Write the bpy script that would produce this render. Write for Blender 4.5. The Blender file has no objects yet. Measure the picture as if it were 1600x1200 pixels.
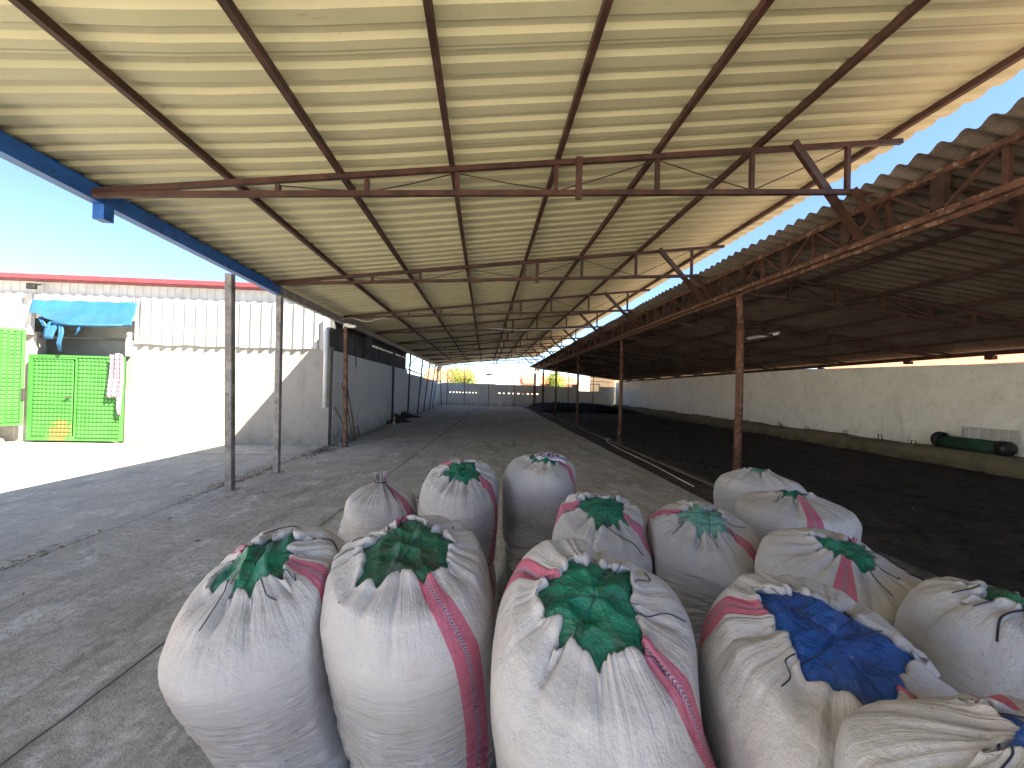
import bpy, bmesh, math, random
import numpy as np
from mathutils import Vector, Matrix
R = math.radians
SC = bpy.context.scene
COL = SC.collection

# ---------------------------------------------------------------- camera
cam_d = bpy.data.cameras.new('camera')
cam = bpy.data.objects.new('camera', cam_d)
COL.objects.link(cam)
yaw, pitch, roll = R(4.0), R(0.575), R(1.4)
F = Vector((math.sin(yaw)*math.cos(pitch), math.cos(yaw)*math.cos(pitch), math.sin(pitch)))
R0 = Vector((math.cos(yaw), -math.sin(yaw), 0))
U0 = R0.cross(F)
RR = math.cos(roll)*R0 + math.sin(roll)*U0
UU = math.cos(roll)*U0 - math.sin(roll)*R0
mw = Matrix((RR, UU, -F)).transposed().to_4x4()
mw.translation = Vector((0, 0, 1.6))
cam.matrix_world = mw
cam_d.sensor_width = 36.0
cam_d.lens = 36.0*600/1600
cam_d.clip_start = 0.05
cam_d.clip_end = 3000
SC.camera = cam

# ---------------------------------------------------------------- sky, sun, exposure
SUN = Vector((0.80, -0.50, 1.0)).normalized()       # direction towards the sun
world = bpy.data.worlds.new('World')
SC.world = world
world.use_nodes = True
wn = world.node_tree.nodes
sky = wn.new('ShaderNodeTexSky')
sky.sky_type = 'NISHITA'
sky.sun_disc = False
sky.sun_elevation = math.asin(SUN.z)
sky.sun_rotation = math.atan2(SUN.x, SUN.y)
sky.air_density = 1.0
sky.altitude = 2500
sky.dust_density = 0.1
sky.ozone_density = 2.8
bgn = wn['Background']
bgn.inputs['Strength'].default_value = 0.05
world.node_tree.links.new(sky.outputs['Color'], bgn.inputs['Color'])
sun_d = bpy.data.lights.new('sun', 'SUN')
sun_d.energy = 4.8
sun_d.angle = R(0.53)
sun_d.color = (1.0, 0.87, 0.68)
sun = bpy.data.objects.new('sun', sun_d)
COL.objects.link(sun)
sun.rotation_euler = SUN.to_track_quat('Z', 'Y').to_euler()
SC.view_settings.view_transform = 'Standard'
SC.view_settings.look = 'None'
SC.view_settings.gamma = 1.0
SC.view_settings.exposure = 2.95
SC.cycles.max_bounces = 10
SC.cycles.diffuse_bounces = 7
SC.cycles.use_denoising = True

# ---------------------------------------------------------------- materials
class G:
    """small helper round a material's node tree"""
    def __init__(s, name):
        s.m = bpy.data.materials.new(name); s.m.use_nodes = True
        s.t = s.m.node_tree; s.b = s.t.nodes['Principled BSDF']
        s.tc = s.t.nodes.new('ShaderNodeTexCoord')
    def put(s, sock, v):
        if hasattr(v, 'is_output'): s.t.links.new(v, sock)
        elif v is not None:
            if isinstance(v, (tuple, list)) and len(v) == 3 and len(sock.default_value) == 4: v = (*v, 1)
            sock.default_value = v
    def map(s, src=None, scale=(1, 1, 1), rot=(0, 0, 0), loc=(0, 0, 0)):
        n = s.t.nodes.new('ShaderNodeMapping')
        s.t.links.new(src or s.tc.outputs['Object'], n.inputs[0])
        n.inputs['Scale'].default_value = scale; n.inputs['Rotation'].default_value = rot; n.inputs['Location'].default_value = loc
        return n.outputs[0]
    def noise(s, scale, detail=5, rough=0.55, vec=None, dist=0.0):
        n = s.t.nodes.new('ShaderNodeTexNoise')
        s.t.links.new(vec or s.tc.outputs['Object'], n.inputs['Vector'])
        n.inputs['Scale'].default_value = scale; n.inputs['Detail'].default_value = detail
        n.inputs['Roughness'].default_value = rough; n.inputs['Distortion'].default_value = dist
        return n.outputs['Fac']
    def vor(s, scale, vec=None, feature='F1', out='Distance'):
        n = s.t.nodes.new('ShaderNodeTexVoronoi'); n.feature = feature
        s.t.links.new(vec or s.tc.outputs['Object'], n.inputs['Vector'])
        n.inputs['Scale'].default_value = scale
        return n.outputs[out]
    def ramp(s, fac, a, b, lo=0.0, hi=1.0):
        n = s.t.nodes.new('ShaderNodeMapRange'); n.interpolation_type = 'SMOOTHSTEP'
        s.put(n.inputs['Value'], fac)
        n.inputs['From Min'].default_value = a; n.inputs['From Max'].default_value = b
        n.inputs['To Min'].default_value = lo; n.inputs['To Max'].default_value = hi
        return n.outputs[0]
    def mix(s, fac, a, b, mode='MIX'):
        n = s.t.nodes.new('ShaderNodeMix'); n.data_type = 'RGBA'; n.blend_type = mode
        s.put(n.inputs[0], fac); s.put(n.inputs[6], a); s.put(n.inputs[7], b)
        return n.outputs[2]
    def math(s, op, a, b=None, c=None):
        n = s.t.nodes.new('ShaderNodeMath'); n.operation = op
        s.put(n.inputs[0], a)
        if b is not None: s.put(n.inputs[1], b)
        if c is not None: s.put(n.inputs[2], c)
        return n.outputs[0]
    def sep(s, v=None):
        n = s.t.nodes.new('ShaderNodeSeparateXYZ'); s.t.links.new(v or s.tc.outputs['Object'], n.inputs[0])
        return n.outputs
    def attr(s, name):
        n = s.t.nodes.new('ShaderNodeAttribute'); n.attribute_name = name
        return n.outputs
    def bump(s, h, strength=0.5, dist=0.01, prev=None):
        n = s.t.nodes.new('ShaderNodeBump')
        n.inputs['Strength'].default_value = strength; n.inputs['Distance'].default_value = dist
        s.put(n.inputs['Height'], h)
        if prev: s.t.links.new(prev, n.inputs['Normal'])
        return n.outputs[0]
    def done(s, col=None, rough=0.6, normal=None, metal=0.0, spec=0.5, alpha=None):
        s.put(s.b.inputs['Base Color'], col); s.put(s.b.inputs['Roughness'], rough)
        s.put(s.b.inputs['Metallic'], metal); s.b.inputs['Specular IOR Level'].default_value = spec
        if normal: s.t.links.new(normal, s.b.inputs['Normal'])
        if alpha is not None: s.put(s.b.inputs['Alpha'], alpha)
        return s.m

def simple(name, c, rough=0.6, var=0.35, scale=6, bump=0.3, metal=0.0, dirt=None, spec=0.4):
    g = G(name)
    n1 = g.noise(scale, 6, 0.6); n2 = g.noise(scale*9, 4, 0.6)
    dark = tuple(x*(1-var) for x in c); lite = tuple(min(1, x*(1+var*0.6)) for x in c)
    col = g.mix(g.ramp(n1, 0.3, 0.7), dark, lite)
    if dirt: col = g.mix(g.ramp(g.noise(scale*2.3, 8, 0.65), 0.52, 0.68), col, dirt)
    return g.done(col, rough, g.bump(n2, bump, 0.006), metal, spec)

def concrete(name, base, warm, dark, joints=(), crossj=(), seedloc=0.0, gritty=1.0):
    g = G(name)
    P = g.map(loc=(seedloc, seedloc, 0))
    n1 = g.noise(0.45, 6, 0.6, P, 0.6); n2 = g.noise(2.2, 8, 0.65, P, 0.4); n3 = g.noise(16, 6, 0.7, P); n4 = g.noise(110, 3, 0.7, P)
    st = g.noise(1.3, 7, 0.62, g.map(scale=(1.8, 0.42, 1), loc=(3+seedloc, 1, 0), rot=(0, 0, R(-14))), 1.0)
    col = g.mix(g.ramp(n1, 0.35, 0.65), base, warm)
    col = g.mix(g.ramp(n2, 0.38, 0.70, 0, 0.8), col, dark)
    col = g.mix(g.ramp(st, 0.52, 0.70, 0, 0.75), col, tuple(x*0.62 for x in dark))
    st2 = g.noise(3.1, 8, 0.7, g.map(scale=(1.0, 0.6, 1), loc=(9, 4+seedloc, 0)), 0.6)
    col = g.mix(g.ramp(st2, 0.52, 0.64, 0, 0.7), col, tuple(min(1, x*1.35) for x in base))
    col = g.mix(g.ramp(n3, 0.35, 0.7, 0, 0.6), col, tuple(x*0.7 for x in dark))
    col = g.mix(g.ramp(n4, 0.30, 0.50, 0.45, 0), col, tuple(x*0.35 for x in dark))
    col = g.mix(g.ramp(g.noise(47, 2, 0.5, P), 0.69, 0.74, 0, 0.6), col, tuple(x*0.22 for x in dark))
    h = g.math('ADD', g.math('MULTIPLY', n3, 1.2*gritty), g.math('MULTIPLY', n4, 0.7*gritty))
    h = g.math('ADD', h, g.math('MULTIPLY', n2, 2.0))
    X, Y, Z = g.sep()
    wob = g.math('MULTIPLY', g.math('SUBTRACT', g.noise(1.7, 6, 0.6), 0.5), 0.07)
    for axis, pos, w, slope in [(0, *j) for j in joints] + [(1, *j) for j in crossj]:
        a, o = (X, Y) if axis == 0 else (Y, X)
        q = g.math('SUBTRACT', a, g.math('ADD', wob, pos))
        q = g.math('ABSOLUTE', g.math('SUBTRACT', q, g.math('MULTIPLY', o, slope)))
        m = g.ramp(q, w*0.4, w, 1, 0)
        col = g.mix(g.math('MULTIPLY', m, 0.85), col, tuple(x*0.15 for x in dark))
        halo = g.ramp(q, 0, w*9, 0.45, 0)
        col = g.mix(g.math('MULTIPLY', halo, g.ramp(n2, 0.3, 0.6)), col, tuple(x*0.45 for x in dark))
        h = g.math('SUBTRACT', h, g.math('MULTIPLY', m, 2.5))
    return g.done(col, 0.88, g.bump(h, 0.9, 0.018), 0, 0.25)

def plaster(name, base, grey, stain, base_dirt=0.5, dirtz=0.5):
    g = G(name)
    n1 = g.noise(0.8, 7, 0.6, None, 0.5); n2 = g.noise(4, 8, 0.65); n3 = g.noise(35, 5, 0.7)
    v = g.noise(2.5, 6, 0.6, g.map(scale=(1, 1, 0.25)))
    col = g.mix(g.ramp(n1, 0.4, 0.68), base, grey)
    col = g.mix(g.ramp(n2, 0.45, 0.8, 0, 0.5), col, stain)
    col = g.mix(g.ramp(v, 0.58, 0.75, 0, 0.55), col, stain)
    col = g.mix(g.ramp(g.noise(9, 7, 0.7, g.map(loc=(5, 5, 5))), 0.62, 0.69, 0, 0.6), col, tuple(x*0.7 for x in stain))
    X, Y, Z = g.sep()
    low = g.math('MULTIPLY', g.ramp(Z, 0.0, dirtz, base_dirt, 0), g.ramp(n2, 0.25, 0.65))
    col = g.mix(low, col, tuple(x*0.45 for x in stain))
    h = g.math('ADD', g.math('MULTIPLY', n2, 2.5), n3)
    return g.done(col, 0.9, g.bump(h, 0.6, 0.012), 0, 0.2)

M = {}
M['primer'] = simple('red_oxide_primer', (0.070, 0.030, 0.022), 0.6, 0.5, 5, 0.35, dirt=(0.05, 0.028, 0.02))
M['primer_dark'] = simple('dark_oxide_steel', (0.045, 0.022, 0.016), 0.65, 0.5, 5, 0.35)
M['rust_pipe'] = simple('rusty_pipe', (0.105, 0.046, 0.030), 0.75, 0.55, 7, 0.6, dirt=(0.30, 0.20, 0.13))
M['grey_steel'] = simple('grey_painted_steel', (0.27, 0.25, 0.24), 0.5, 0.35, 5, 0.25, dirt=(0.12, 0.09, 0.075))
M['blue_flare'] = simple('flare_blue_steel', (0.016, 0.12, 0.44), 0.45, 0.3, 4, 0.2, dirt=(0.02, 0.07, 0.22))  # steel tinted with the blue of a lens flare
M['dark_post'] = simple('blackened_post', (0.05, 0.045, 0.045), 0.6, 0.4, 5, 0.4)
M['white_paint'] = simple('white_painted_metal', (0.45, 0.46, 0.46), 0.5, 0.12, 4, 0.15)
M['white_pipe'] = simple('white_plastic_pipe', (0.55, 0.56, 0.57), 0.4, 0.1, 3, 0.1)
M['pink_fascia'] = simple('red_fascia_sheet', (0.20, 0.042, 0.052), 0.5, 0.2, 3, 0.1)
M['dark_sheet'] = simple('dark_tin', (0.085, 0.09, 0.095), 0.7, 0.4, 3, 0.3, dirt=(0.04, 0.035, 0.03))
M['interior'] = simple('interior_blue_grey', (0.75, 0.82, 0.83), 0.8, 0.2, 2, 0.2)
M['black_rubber'] = simple('black_plastic', (0.012, 0.012, 0.012), 0.5, 0.4, 8, 0.3)
M['green_mesh_roll'] = simple('dark_green_netting', (0.015, 0.055, 0.035), 0.7, 0.5, 12, 0.6)
M['cord'] = simple('dark_cord', (0.012, 0.016, 0.035), 0.7, 0.3, 30, 0.3)
M['wood'] = simple('weathered_wood', (0.20, 0.125, 0.075), 0.8, 0.4, 14, 0.5)
M['wood_grey'] = simple('grey_wood', (0.16, 0.14, 0.12), 0.8, 0.4, 14, 0.5)
M['clear'] = simple('white_cable', (0.7, 0.7, 0.7), 0.5, 0.1, 10, 0.1)
M['straw'] = simple('dry_straw', (0.20, 0.15, 0.085), 0.9, 0.6, 25, 0.2)
M['leafdark'] = simple('dead_leaves', (0.055, 0.045, 0.035), 0.9, 0.6, 25, 0.2)
M['stone'] = simple('rubble_stone', (0.36, 0.32, 0.27), 0.9, 0.35, 9, 0.8)
M['dung'] = simple('dark_manure', (0.022, 0.018, 0.016), 0.95, 0.6, 9, 1.0)
M['dirt'] = simple('dark_soil', (0.06, 0.047, 0.037), 0.95, 0.6, 9, 1.0)
M['tile'] = simple('terracotta_tiles', (0.55, 0.20, 0.10), 0.8, 0.3, 8, 0.4)
M['house'] = simple('ochre_render', (0.62, 0.47, 0.25), 0.85, 0.15, 2, 0.3)
M['house2'] = simple('salmon_render', (0.66, 0.36, 0.24), 0.85, 0.15, 2, 0.3)
M['house3'] = simple('white_render', (0.72, 0.70, 0.66), 0.85, 0.15, 2, 0.3)
M['brick'] = simple('raw_brick', (0.42, 0.18, 0.11), 0.9, 0.35, 12, 0.6)
M['glass'] = simple('dark_window', (0.03, 0.04, 0.05), 0.15, 0.2, 2, 0.0)
M['bark'] = simple('bark', (0.11, 0.08, 0.06), 0.9, 0.4, 12, 0.8)
M['lamp'] = simple('lamp_housing', (0.7, 0.72, 0.72), 0.4, 0.1, 5, 0.1)
M['tube'] = simple('frosted_tube', (0.8, 0.82, 0.80), 0.3, 0.05, 5, 0.0)
M['red_label'] = simple('red_label', (0.55, 0.06, 0.05), 0.5, 0.2, 10, 0.1)
M['concrete_block'] = plaster('ledge_concrete', (0.17, 0.15, 0.10), (0.13, 0.115, 0.08), (0.07, 0.06, 0.04), 0.6, 0.3)
M['yard'] = concrete('yard_concrete', (0.54, 0.52, 0.48), (0.55, 0.515, 0.455), (0.43, 0.41, 0.37), joints=(), crossj=((8.9, 0.015, 0.02),), seedloc=7)
M['aisle'] = concrete('aisle_concrete', (0.62, 0.615, 0.60), (0.56, 0.52, 0.46), (0.40, 0.38, 0.345), joints=((-2.02, 0.010, 0.05),), crossj=((16.5, 0.012, 0.0),), seedloc=0, gritty=1.5)
M['ground'] = concrete('far_ground', (0.42, 0.38, 0.31), (0.44, 0.38, 0.29), (0.32, 0.28, 0.22), seedloc=3)
M['shed_floor'] = concrete('dung_floor', (0.085, 0.070, 0.058), (0.11, 0.088, 0.068), (0.035, 0.028, 0.023), seedloc=5, gritty=2.0)
M['kerb'] = concrete('kerb_concrete', (0.22, 0.20, 0.175), (0.16, 0.14, 0.12), (0.07, 0.06, 0.05), seedloc=1)
M['gutter'] = concrete('gutter_dirt', (0.13, 0.105, 0.085), (0.11, 0.085, 0.065), (0.045, 0.036, 0.03), seedloc=2, gritty=1.6)
M['facade'] = plaster('facade_plaster', (0.30, 0.285, 0.265), (0.26, 0.25, 0.235), (0.20, 0.19, 0.17), 0.35, 0.5)
M['sidewall'] = plaster('side_wall_whitewash', (0.80, 0.81, 0.81), (0.74, 0.75, 0.75), (0.52, 0.52, 0.51), 0.7, 0.6)
M['rightwall'] = plaster('shed_wall_whitewash', (0.82, 0.83, 0.81), (0.74, 0.75, 0.72), (0.54, 0.53, 0.47), 0.5, 0.9)
M['farwall'] = plaster('far_wall_plaster', (0.76, 0.76, 0.75), (0.69, 0.68, 0.66), (0.52, 0.50, 0.46), 0.7, 0.5)

def m_ceiling():
    g = G('cream_roof_sheet')
    n = g.noise(1.2, 6, 0.6, g.map(scale=(0.5, 2, 1))); n2 = g.noise(5, 7, 0.65, g.map(scale=(0.35, 3, 1)))
    col = g.mix(g.ramp(n, 0.35, 0.68), (0.62, 0.585, 0.37), (0.54, 0.51, 0.32))
    col = g.mix(g.ramp(n2, 0.55, 0.75, 0, 0.4), col, (0.42, 0.38, 0.25))
    X, Y, Z = g.sep()
    fr = g.math('FRACT', g.math('MULTIPLY', Y, 1.0))
    lap = g.ramp(g.math('ABSOLUTE', g.math('SUBTRACT', fr, 0.46)), 0.0, 0.010, 0.7, 0)
    col = g.mix(lap, col, (0.2, 0.18, 0.12))
    wn_ = g.t.nodes.new('ShaderNodeTexWhiteNoise'); wn_.noise_dimensions = '1D'
    g.t.links.new(g.math('FLOOR', g.math('ADD', Y, 0.5)), wn_.inputs['W'])
    col = g.mix(g.math('MULTIPLY', wn_.outputs['Value'], 0.28), col, (0.50, 0.47, 0.33))
    rs = g.ramp(g.noise(1.0, 6, 0.7, g.map(scale=(1.3, 11, 1), loc=(2, 0, 0))), 0.62, 0.74, 0, 0.5)
    col = g.mix(rs, col, (0.30, 0.19, 0.10))
    spots = g.ramp(g.noise(38, 2, 0.5), 0.70, 0.74, 0, 0.35)
    col = g.mix(spots, col, (0.2, 0.15, 0.1))
    return g.done(col, 0.42, g.bump(g.noise(14, 4, 0.6), 0.12, 0.01), 0, 0.4)
M['ceiling'] = m_ceiling()

def m_asbestos():
    g = G('old_fibre_cement')
    n = g.noise(2.0, 7, 0.65); n2 = g.noise(22, 6, 0.7); n3 = g.noise(90, 3, 0.7)
    col = g.mix(g.ramp(n, 0.35, 0.7), (0.15, 0.122, 0.10), (0.09, 0.07, 0.056))
    col = g.mix(g.ramp(n2, 0.45, 0.75, 0, 0.6), col, (0.085, 0.06, 0.045))
    col = g.mix(g.ramp(n3, 0.6, 0.7, 0, 0.6), col, (0.36, 0.31, 0.26))
    return g.done(col, 0.92, g.bump(g.math('ADD', n2, n3), 0.6, 0.006), 0, 0.15)
M['asbestos'] = m_asbestos()

def m_siding():
    g = G('white_siding')
    n = g.noise(1.5, 6, 0.6, g.map(scale=(1, 1, 0.3))); n2 = g.noise(7, 7, 0.7, g.map(scale=(1, 1, 0.2)))
    col = g.mix(g.ramp(n, 0.35, 0.7), (0.36, 0.36, 0.35), (0.31, 0.31, 0.30))
    col = g.mix(g.ramp(n2, 0.58, 0.75, 0, 0.45), col, (0.45, 0.41, 0.35))
    return g.done(col, 0.5, g.bump(n2, 0.15, 0.01), 0, 0.4)
M['siding'] = m_siding()

def m_green():
    g = G('green_gate_paint')
    n = g.noise(2.0, 6, 0.6); n2 = g.noise(9, 8, 0.7)
    col = g.mix(g.ramp(n, 0.3, 0.7), (0.034, 0.155, 0.028), (0.050, 0.185, 0.042))
    X, Y, Z = g.sep()
    # rust patch at the foot of the wicket door (local gate coordinates)
    dx = g.math('DIVIDE', g.math('SUBTRACT', X, 0.74), 0.28); dz = g.math('DIVIDE', g.math('SUBTRACT', Z, 0.26), 0.30)
    rr = g.math('ADD', g.math('MULTIPLY', dx, dx), g.math('MULTIPLY', dz, dz))
    rr = g.math('ADD', rr, g.math('MULTIPLY', g.math('SUBTRACT', n2, 0.5), 5.0))
    col = g.mix(g.ramp(rr, 0.2, 1.3, 0.8, 0), col, (0.16, 0.115, 0.035))
    col = g.mix(g.ramp(g.noise(14, 8, 0.7, g.map(loc=(2, 2, 2))), 0.66, 0.74, 0, 0.7), col, (0.09, 0.13, 0.05))
    return g.done(col, 0.5, g.bump(n2, 0.1, 0.005), 0, 0.4)
M['green'] = m_green()

def m_tarp():
    g = G('blue_tarp')
    n = g.noise(3, 6, 0.6); n2 = g.noise(18, 5, 0.6, None, 1.0)
    col = g.mix(g.ramp(n, 0.3, 0.7), (0.016, 0.095, 0.22), (0.026, 0.12, 0.26))
    col = g.mix(g.ramp(n2, 0.6, 0.75, 0, 0.3), col, (0.14, 0.28, 0.45))
    m = g.done(col, 0.45, g.bump(n2, 0.5, 0.02), 0, 0.4)
    return m
M['tarp'] = m_tarp()

def m_curtain():
    g = G('checked_cloth')
    X, Y, Z = g.sep()
    a = g.ramp(g.math('ABSOLUTE', g.math('SUBTRACT', g.math('FRACT', g.math('MULTIPLY', X, 11)), 0.5)), 0.05, 0.10, 1, 0)
    b = g.ramp(g.math('ABSOLUTE', g.math('SUBTRACT', g.math('FRACT', g.math('MULTIPLY', Z, 9)), 0.5)), 0.05, 0.10, 1, 0)
    col = g.mix(g.math('MAXIMUM', a, b), (0.30, 0.24, 0.29), (0.10, 0.045, 0.08))
    return g.done(col, 0.9)
M['curtain'] = m_curtain()

def m_sack(name, dirty=0.2):
    g = G(name)
    uv = g.attr('suv')[1]                  # (fabric metres round, metres up, 0)
    band = g.attr('band')[2]               # signed metres from the nearest woven stripe
    up = g.attr('rise')[2]                 # 0 foot .. 1 rim
    U, V, W = g.sep(uv)
    n1 = g.noise(2.6, 6, 0.6); n2 = g.noise(11, 7, 0.65)
    col = g.mix(g.ramp(n1, 0.35, 0.7), (0.42, 0.42, 0.45), (0.355, 0.355, 0.385))
    col = g.mix(g.ramp(n2, 0.50, 0.78, 0, 0.35), col, (0.28, 0.27, 0.26))
    # dirt: soil rubbed into broad patches, soot specks
    d1 = g.noise(3.4, 8, 0.7, g.map(loc=(4, 2, 1)))
    col = g.mix(g.ramp(d1, 0.50, 0.72, 0, dirty*1.6), col, (0.26, 0.19, 0.14))
    sp = g.noise(26, 3, 0.6, g.map(scale=(1, 1, 0.6), loc=(1, 7, 2)))
    col = g.mix(g.ramp(sp, 0.715, 0.745, 0, 0.85), col, (0.07, 0.06, 0.07))
    # creases: fold shade painted into the colour as streaks, reused for relief
    st = g.noise(1.0, 6, 0.65, g.map(uv, scale=(3.2, 75, 1)), 0.25)
    st2 = g.noise(1.0, 5, 0.65, g.map(uv, scale=(36, 4.0, 1)), 0.2)
    lowm = g.ramp(up, 0.50, 0.80, 1, 0)
    him = g.ramp(up, 0.68, 0.9, 0, 1)
    col = g.mix(g.math('MULTIPLY', g.ramp(st, 0.50, 0.66, 0, 0.55), lowm), col, (0.30, 0.30, 0.34))
    col = g.mix(g.math('MULTIPLY', g.ramp(st2, 0.55, 0.70, 0, 0.30), him), col, (0.33, 0.305, 0.29))
    # stripe: two pink bands round a dark dashed line, woven check
    ab = g.math('ABSOLUTE', band)
    chk = g.math('MULTIPLY', g.math('SINE', g.math('MULTIPLY', U, 900)), g.math('SINE', g.math('MULTIPLY', V, 900)))
    chk = g.ramp(chk, -0.25, 0.25)
    pink = g.mix(chk, (0.33, 0.037, 0.10), (0.42, 0.16, 0.23))
    pink = g.mix(g.ramp(g.noise(9, 5, 0.6), 0.4, 0.7, 0, 0.5), pink, (0.46, 0.17, 0.25))
    dash = g.ramp(g.math('SINE', g.math('MULTIPLY', g.math('ADD', V, g.math('MULTIPLY', band, 1.2)), 700)), -0.2, 0.2)
    mid = g.mix(dash, (0.10, 0.07, 0.14), (0.42, 0.24, 0.32))
    stripe = g.mix(g.ramp(ab, 0.006, 0.008, 1, 0), pink, mid)
    col = g.mix(g.ramp(ab, 0.040, 0.042, 1, 0), col, stripe)
    # weave relief + creases
    weave = g.math('ADD', g.math('SINE', g.math('MULTIPLY', U, 1500)), g.math('SINE', g.math('MULTIPLY', V, 1500)))
    h = g.math('MULTIPLY', weave, 0.0)
    h = g.math('ADD', h, g.math('MULTIPLY', g.math('MULTIPLY', st, lowm), 2.6))
    h = g.math('ADD', h, g.math('MULTIPLY', g.math('MULTIPLY', st2, him), 0.45))
    h = g.math('ADD', h, g.math('MULTIPLY', n2, 0.8))
    return g.done(col, 0.52, g.bump(h, 0.8, 0.022), 0, 0.35)
M['sack'] = m_sack('woven_sack_fabric', 0.26)
M['sack_dirty'] = m_sack('woven_sack_fabric_soiled', 0.55)

def m_net(name, c1, c2, dirtc):
    g = G(name)
    n = g.noise(9, 7, 0.6, None, 0.8); n2 = g.noise(40, 5, 0.6)
    col = g.mix(g.ramp(n, 0.35, 0.68), c1, c2)
    col = g.mix(g.ramp(g.noise(11, 8, 0.7, g.map(loc=(3, 3, 3))), 0.50, 0.64, 0, 0.7), col, dirtc)
    col = g.mix(g.ramp(g.noise(60, 3, 0.7), 0.68, 0.74, 0, 0.6), col, (0.4, 0.42, 0.35))
    return g.done(col, 0.42, g.bump(g.math('ADD', n, g.math('MULTIPLY', n2, 0.4)), 0.9, 0.022), 0, 0.5)
M['net_green'] = m_net('emerald_netting', (0.0, 0.16, 0.10), (0.0, 0.085, 0.055), (0.03, 0.06, 0.04))
M['net_dark'] = m_net('dark_green_cover', (0.004, 0.115, 0.065), (0.006, 0.055, 0.035), (0.03, 0.035, 0.025))
M['net_blue'] = m_net('blue_cover', (0.002, 0.075, 0.34), (0.002, 0.03, 0.17), (0.01, 0.02, 0.07))
M['net_pale'] = m_net('pale_green_film', (0.13, 0.31, 0.28), (0.05, 0.19, 0.16), (0.3, 0.4, 0.38))
M['print_film'] = m_net('lilac_film', (0.62, 0.60, 0.80), (0.5, 0.46, 0.68), (0.75, 0.72, 0.8))
M['ink'] = simple('navy_ink', (0.02, 0.02, 0.16), 0.6, 0.2, 10, 0.1)

def m_leaf(name, c):
    g = G(name)
    n = g.noise(1.3, 4, 0.6)
    col = g.mix(g.ramp(n, 0.3, 0.7), tuple(x*0.55 for x in c), tuple(x*1.3 for x in c))
    return g.done(col, 0.7, None, 0, 0.3)
M['leaf_a'] = m_leaf('foliage_yellow_green', (0.15, 0.19, 0.03))
M['leaf_b'] = m_leaf('foliage_green', (0.06, 0.11, 0.025))

# ---------------------------------------------------------------- mesh helpers
def wloc(o):
    v = Vector((0, 0, 0))
    while o: v += o.location; o = o.parent
    return v

class MB:
    """collects primitives in world coordinates, links them as one mesh"""
    def __init__(s): s.v = []; s.f = []; s.smooth = []
    def add(s, vs, fs, smooth=False):
        n = len(s.v); s.v += [tuple(v) for v in vs]; s.f += [tuple(i+n for i in f) for f in fs]; s.smooth += [smooth]*len(fs)
        return s
    def box(s, x0, x1, y0, y1, z0, z1):
        vs = [(x, y, z) for z in (z0, z1) for y in (y0, y1) for x in (x0, x1)]
        return s.add(vs, [(0, 2, 3, 1), (4, 5, 7, 6), (0, 1, 5, 4), (1, 3, 7, 5), (3, 2, 6, 7), (2, 0, 4, 6)])
    def bar(s, p, q, w, h=None, up=(0, 0, 1)):
        h = h or w; p = Vector(p); q = Vector(q); d = (q-p).normalized(); up = Vector(up)
        if abs(d.dot(up)) > 0.97: up = Vector((0, 1, 0))
        a = d.cross(up).normalized(); b = a.cross(d).normalized()
        vs = [e + a*(w/2*i) + b*(h/2*j) for e in (p, q) for i, j in ((-1, -1), (1, -1), (1, 1), (-1, 1))]
        return s.add(vs, [(3, 2, 1, 0), (4, 5, 6, 7), (0, 1, 5, 4), (1, 2, 6, 5), (2, 3, 7, 6), (3, 0, 4, 7)])
    def tube(s, pts, r, n=8, cap=True):
        pts = [Vector(p) for p in pts]; rs = r if isinstance(r, (list, tuple)) else [r]*len(pts)
        vs = []; fs = []; prev = None
        for i, p in enumerate(pts):
            d = (pts[min(i+1, len(pts)-1)] - pts[max(i-1, 0)]).normalized()
            a = prev if prev is not None else (Vector((0, 0, 1)) if abs(d.z) < 0.9 else Vector((1, 0, 0)))
            a = (a - d*a.dot(d)).normalized(); prev = a; b = d.cross(a)
            for k in range(n):
                t = 2*math.pi*k/n; vs.append(p + (a*math.cos(t) + b*math.sin(t))*rs[i])
        for i in range(len(pts)-1):
            for k in range(n):
                fs.append((i*n+k, i*n+(k+1) % n, (i+1)*n+(k+1) % n, (i+1)*n+k))
        if cap: fs += [tuple(range(n))[::-1], tuple((len(pts)-1)*n+k for k in range(n))]
        return s.add(vs, fs, True)
    def build(s, name, mat, parent=None, bevel=0.0):
        me = bpy.data.meshes.new(name); w = wloc(parent)
        me.from_pydata([(v[0]-w.x, v[1]-w.y, v[2]-w.z) for v in s.v], [], s.f)
        me.polygons.foreach_set('use_smooth', s.smooth)
        me.materials.append(mat); me.update()
        bm = bmesh.new(); bm.from_mesh(me); bmesh.ops.recalc_face_normals(bm, faces=bm.faces); bm.to_mesh(me); bm.free()
        o = bpy.data.objects.new(name, me); COL.objects.link(o); o.parent = parent
        if bevel:
            b = o.modifiers.new('bevel', 'BEVEL'); b.width = bevel; b.segments = 1; b.limit_method = 'ANGLE'
        return o

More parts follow.
